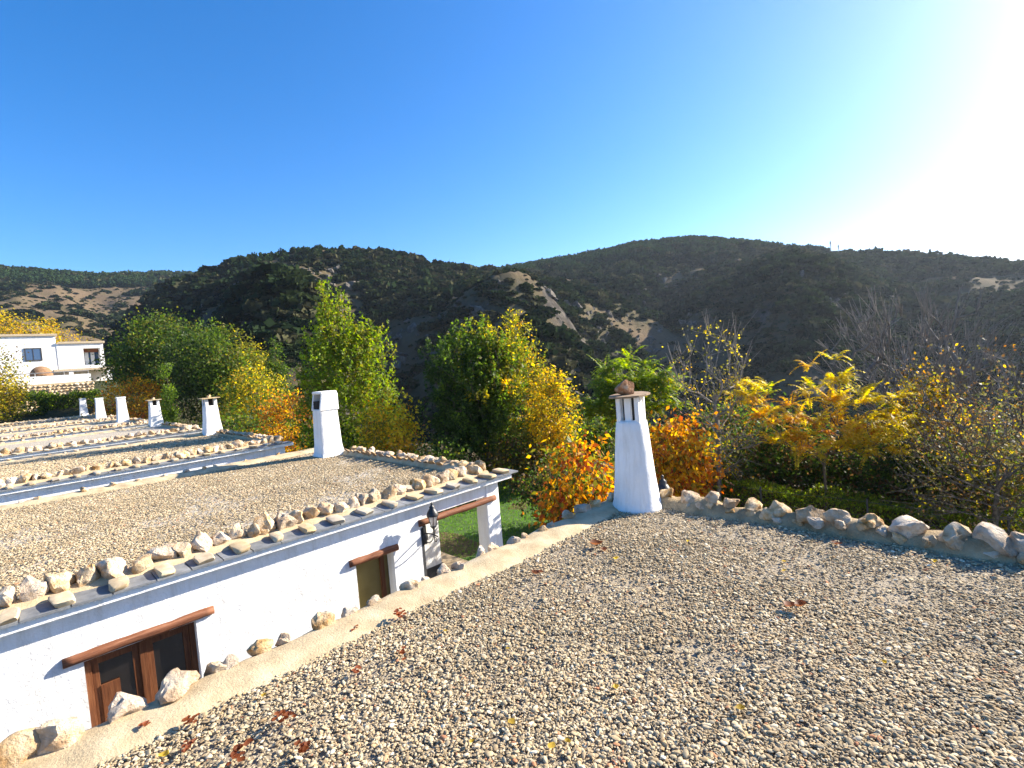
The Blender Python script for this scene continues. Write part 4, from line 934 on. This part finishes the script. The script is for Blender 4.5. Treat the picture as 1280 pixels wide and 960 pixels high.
# ------------------------------------------------------------------ scrub and pines on the hills, masts
def bush_mesh(name, seed, col, tall=1.0, n=150):
    rg = np.random.default_rng(seed); d = unit(rg.normal(size=(n, 3))); d[:, 2] = np.abs(d[:, 2])*tall
    C = d*rg.uniform(0.55, 1.0, (n, 1))*(1 + 0.25*fbm(d[:, 0]*2, d[:, 1]*2, d[:, 2]*2 + seed, 3))[:, None]
    D = unit(rg.normal(size=(n, 3))); N = unit(np.cross(D, rg.normal(size=(n, 3)))); L = 0.55*rg.uniform(.6, 1.3, n)
    V = leaf_quads(C - D*0.2, D, N, L, L*0.42); c = np.array(col)*rg.uniform(.6, 1.4, (n, 1))
    return mesh(name, V, np.arange(4*n).reshape(-1, 4), MT['scrub'], False, np.repeat(c, 4, 0))
BUSH = bpy.data.collections.new('bush_shapes')
for i, c in enumerate(((0.019, 0.032, 0.014), (0.032, 0.045, 0.018), (0.014, 0.024, 0.011), (0.055, 0.055, 0.028))): BUSH.objects.link(obj('bush_shape', bush_mesh('bush', 700+i, c, 0.85)))
PINE = bpy.data.collections.new('pine_shapes')
for i, c in enumerate(((0.026, 0.048, 0.018), (0.032, 0.056, 0.02), (0.022, 0.040, 0.016))): PINE.objects.link(obj('pine_shape', bush_mesh('pine', 800+i, c, 1.5)))
GB, GP = scatter_group('bush_scatter', BUSH), scatter_group('pine_scatter', PINE)
def hill_points(n, r0, r1, a0, a1, rg):
    r = np.sqrt(rg.uniform(r0*r0, r1*r1, n)); a = np.radians(rg.uniform(a0, a1, n)); x, y = r*np.cos(a), r*np.sin(a); return x, y, terrain(x, y)
rg = np.random.default_rng(5)
x, y, z = hill_points(150000, 60, 660, -28, 112, rg)
d = -dryness(x, y); k = ((d > -0.20 + 0.34*rg.random(len(x))) | (rg.random(len(x)) < 0.11)) & ~((x < 24) & (y < 115) & (x > -60))
x, y, z = x[k], y[k], z[k]; n = len(x); s = 0.62*np.exp(rg.exponential(0.55, n)).clip(0, 4.5)*(0.9 + np.clip(d[k], -.3, .5))*(0.9 + np.hypot(x, y)/700)
o = scatter('hillside_scrub', np.stack([x, y, z - 0.1], -1), np.stack([0*x, 0*x, rg.uniform(0, 6.28, n)], -1), np.stack([s*1.15, s*1.15, s*rg.uniform(.7, 1.1, n)], -1), 4, GB)
tag(o, 'dark evergreen scrub scattered over the hillsides', 'scrub')
CRAG = bpy.data.collections.new('crag_shapes')
MT['crag'] = mat_noise('grey_crag', [(0.3, (0.05, 0.045, 0.038)), (0.5, (0.12, 0.105, 0.085)), (0.7, (0.21, 0.185, 0.15))], 0.7, 0.95, 1.5, 0.8, 0.4)
for i in range(5): CRAG.objects.link(obj('crag_shape', rock_mesh('crag', 600 + i, MT['crag'], 3, 16, 0.45)))
x, y, z = hill_points(26000, 90, 420, 5, 82, rg)
e = 1.5; slp = np.hypot(terrain(x+e, y) - terrain(x-e, y), terrain(x, y+e) - terrain(x, y-e))/(2*e)
AZd = np.degrees(np.arctan2(y, x)); k = (slp > 0.62 + 0.35*rg.random(len(x)) - 0.25*np.exp(-((AZd-64)/6)**2)) & (fbm(x/25, y/25, 31.0, 3) > -0.12 - 0.25*np.exp(-((AZd-64)/6)**2)) & (rg.random(len(x)) < .45)
x, y, z = x[k], y[k], z[k]; n = len(x); sc_ = 0.8*np.exp(rg.exponential(0.45, n)).clip(0, 3.5)
o = scatter('hillside_crags', np.stack([x, y, z - 0.2], -1), np.stack([rg.normal(0, .4, n), rg.normal(0, .4, n), rg.uniform(0, 6.28, n)], -1), np.stack([sc_, sc_*.8, sc_*rg.uniform(.6, 1.3, n)], -1), 5, scatter_group('crag_scatter', CRAG))
tag(o, 'grey broken rock outcrops on the steep parts of the hillsides', 'rocks')
x, y, z = hill_points(60000, 230, 470, -5, 50, rg)
AZd = np.degrees(np.arctan2(y, x)); R_ = np.hypot(x, y)
lim = np.interp(AZd, [12, 16, 22, 27, 32, 38, 44, 50], [425, 418, 398, 385, 375, 372, 365, 380]) + 18*fbm(x/30, y/30, 4.0, 3)
k = (R_ > lim) & (R_ < 445) & (AZd > 12.5) & (rg.random(len(x)) < 0.5)
x, y, z = x[k], y[k], z[k]; n = len(x); s = rg.uniform(1.5, 2.9, n)
o = scatter('hilltop_pine_wood', np.stack([x, y, z], -1), np.stack([0*x, 0*x, rg.uniform(0, 6.28, n)], -1), np.stack([s*1.05, s*1.05, s*1.25], -1), 3, GP)
tag(o, 'dense dark green pine wood along the crest of the hill', 'pine wood')
x, y, z = hill_points(16000, 250, 660, 60, 92, rg); R_ = np.hypot(x, y); AZd = np.degrees(np.arctan2(y, x))
k = ((R_ > 570) & (R_ < 660) & (AZd > 74)) | ((R_ > 255) & (R_ < 285) & (AZd < 76) & (rg.random(len(x)) < 0.5)); x, y, z = x[k], y[k], z[k]; n = len(x); s = rg.uniform(1.0, 2.0, n)*np.where(R_[k] > 400, 1.6, 1)
o = scatter('far_crest_wood', np.stack([x, y, z], -1), np.stack([0*x, 0*x, rg.uniform(0, 6.28, n)], -1), np.stack([s, s, s*1.1], -1), 3, GP)
tag(o, 'dark trees along the crest of the more distant hill on the side of the white house', 'wood')
for i, (px, py, lab) in enumerate(((1038, 301, 'tallest lattice mast on the bare hill crest'), (1021, 307, 'shorter thin mast on the hill crest nearer the pine wood'), (1048, 306, 'shorter thin mast on the hill crest farther from the pine wood'))):
    q = at_dist(px, py, 429); gz_ = float(terrain(np.array([q[0]]), np.array([q[1]]))[0]); h_ = q[2] - gz_
    ms = root('radio_mast', (q[0], q[1], gz_), lab, 'mast', 'radio masts on the hill crest')
    mb = MB(); w_ = 0.45
    for a in (0, 2.094, 4.189): mb.tube([(q[0]+w_*math.cos(a), q[1]+w_*math.sin(a), gz_-0.5), (q[0]+w_*.5*math.cos(a), q[1]+w_*.5*math.sin(a), gz_+h_)], 0.13, 4)
    for j in range(10):
        z_ = gz_ + h_*j/10; a = (0, 2.094, 4.189)[j % 3]; mb.tube([(q[0]+w_*.8*math.cos(a), q[1]+w_*.8*math.sin(a), z_), (q[0]+w_*.75*math.cos(a+2.094), q[1]+w_*.75*math.sin(a+2.094), z_+h_/10)], 0.08, 3)
    mb.build('lattice', MT['steel'], ms)
    MB().box(q[0]-.5, q[0]+.5, q[1]-.5, q[1]+.5, gz_+h_*.78, gz_+h_*.9).build('antenna', MT['steel'], ms)

# ------------------------------------------------------------------ fallen leaves on the near roof
def leaf_obj(label, px, py, size, col, n, seed, group):
    rg = np.random.default_rng(seed); q = on_z(px, py, 0.02)
    V = []; F_ = []
    for i in range(n):
        c = rg.normal(0, size*(0.55 if n > 1 else 0), 3)*np.array([1, 1, 0.15]); a = rg.uniform(0, 6.28); L = size*rg.uniform(.7, 1.2)
        d = np.array([math.cos(a), math.sin(a), 0]); s_ = np.array([-math.sin(a), math.cos(a), 0]); up = np.array([0, 0, 1.]); cu = rg.uniform(.3, 1.1)
        rows = []
        for u, w_ in ((0, .04), (.2, .32), (.45, .42), (.75, .26), (1, .03)):
            m0 = c + d*L*(u-.5) + up*(0.012 + L*cu*(u-.5)**2 + 0.004*i); rows.append([m0 - s_*L*w_ + up*L*w_*cu*.8, m0, m0 + s_*L*w_ + up*L*w_*cu*.8])
        b0 = len(V); V += [p for r_ in rows for p in r_]
        for r_ in range(4):
            for k_ in range(2): F_.append((b0+r_*3+k_, b0+r_*3+k_+1, b0+r_*3+k_+4, b0+r_*3+k_+3))
    V = np.array(V); colr = np.repeat(np.array(col)[None]*rg.uniform(.75, 1.25, (n, 1)), 15, 0)
    o = put(obj('fallen_leaf' if n == 1 else 'leaf_clump', mesh('fallen_leaf', V, F_, MT['leaf'], True, colr)), None, (q[0], q[1], 0.018)); tag(o, label, 'leaf' if n == 1 else 'leaves', group)
DRY, RUS, YLF = (0.17, 0.07, 0.035), (0.20, 0.07, 0.03), (0.45, 0.33, 0.06)
for i, (px, py, s, n) in enumerate(((500,772,.05,9),(440,790,.045,3),(503,820,.045,5),(447,843,.05,4),(357,900,.055,7),(240,905,.05,5),(180,913,.045,6),(300,948,.06,8),(380,942,.05,7),(235,935,.05,4))):
    s *= 0.8; leaf_obj(('large' if n >= 7 else 'small') + ' heap of ' + ('rusty brown' if i % 3 else 'pale brick red') + ' curled dead leaves on the gravel along the mortar border', px, py, s, RUS if i % 3 else (0.27, 0.10, 0.05), int(n*1.8), 900+i, 'dead leaf heaps along the border')
for i, (px, py, s) in enumerate(((981,752,.11),(752,686,.12),(675,716,.08),(1050,682,.09))):
    leaf_obj('curled reddish brown dead leaf lying in the middle of the near gravel roof', px, py, s, DRY, 2, 930+i, 'brown dead leaves on the open gravel')
for i, (px, py, s) in enumerate(((925,888,.055),(635,812,.04),(690,935,.05),(710,930,.04),(860,678,.06),(980,703,.05),(1168,704,.06),(557,790,.04),(770,862,.05),(640,905,.05),(590,930,.04),(330,872,.05),(205,948,.05),(1105,830,.04),(980,715,.04),(770,700,.05))):
    leaf_obj('small pale yellow leaf on the near gravel roof', px, py, s, YLF, 1, 950+i, 'yellow leaves on the gravel')

# ------------------------------------------------------------------ air
m = bpy.data.materials.new('haze_air'); m.use_nodes = True; t = m.node_tree; t.nodes.clear()
out = t.nodes.new('ShaderNodeOutputMaterial'); pv = t.nodes.new('ShaderNodeVolumePrincipled')
pv.inputs['Color'].default_value = (0.72, 0.84, 1.0, 1); pv.inputs['Density'].default_value = HAZE; pv.inputs['Anisotropy'].default_value = 0.35
t.links.new(pv.outputs[0], out.inputs['Volume'])
hz = obj('haze', MB().box(-1250, 1250, -1250, 1250, -60, 175).mesh('haze', m)); put(hz); stuff(hz); tag(hz, 'thin bluish haze over the valley and hills', 'haze')
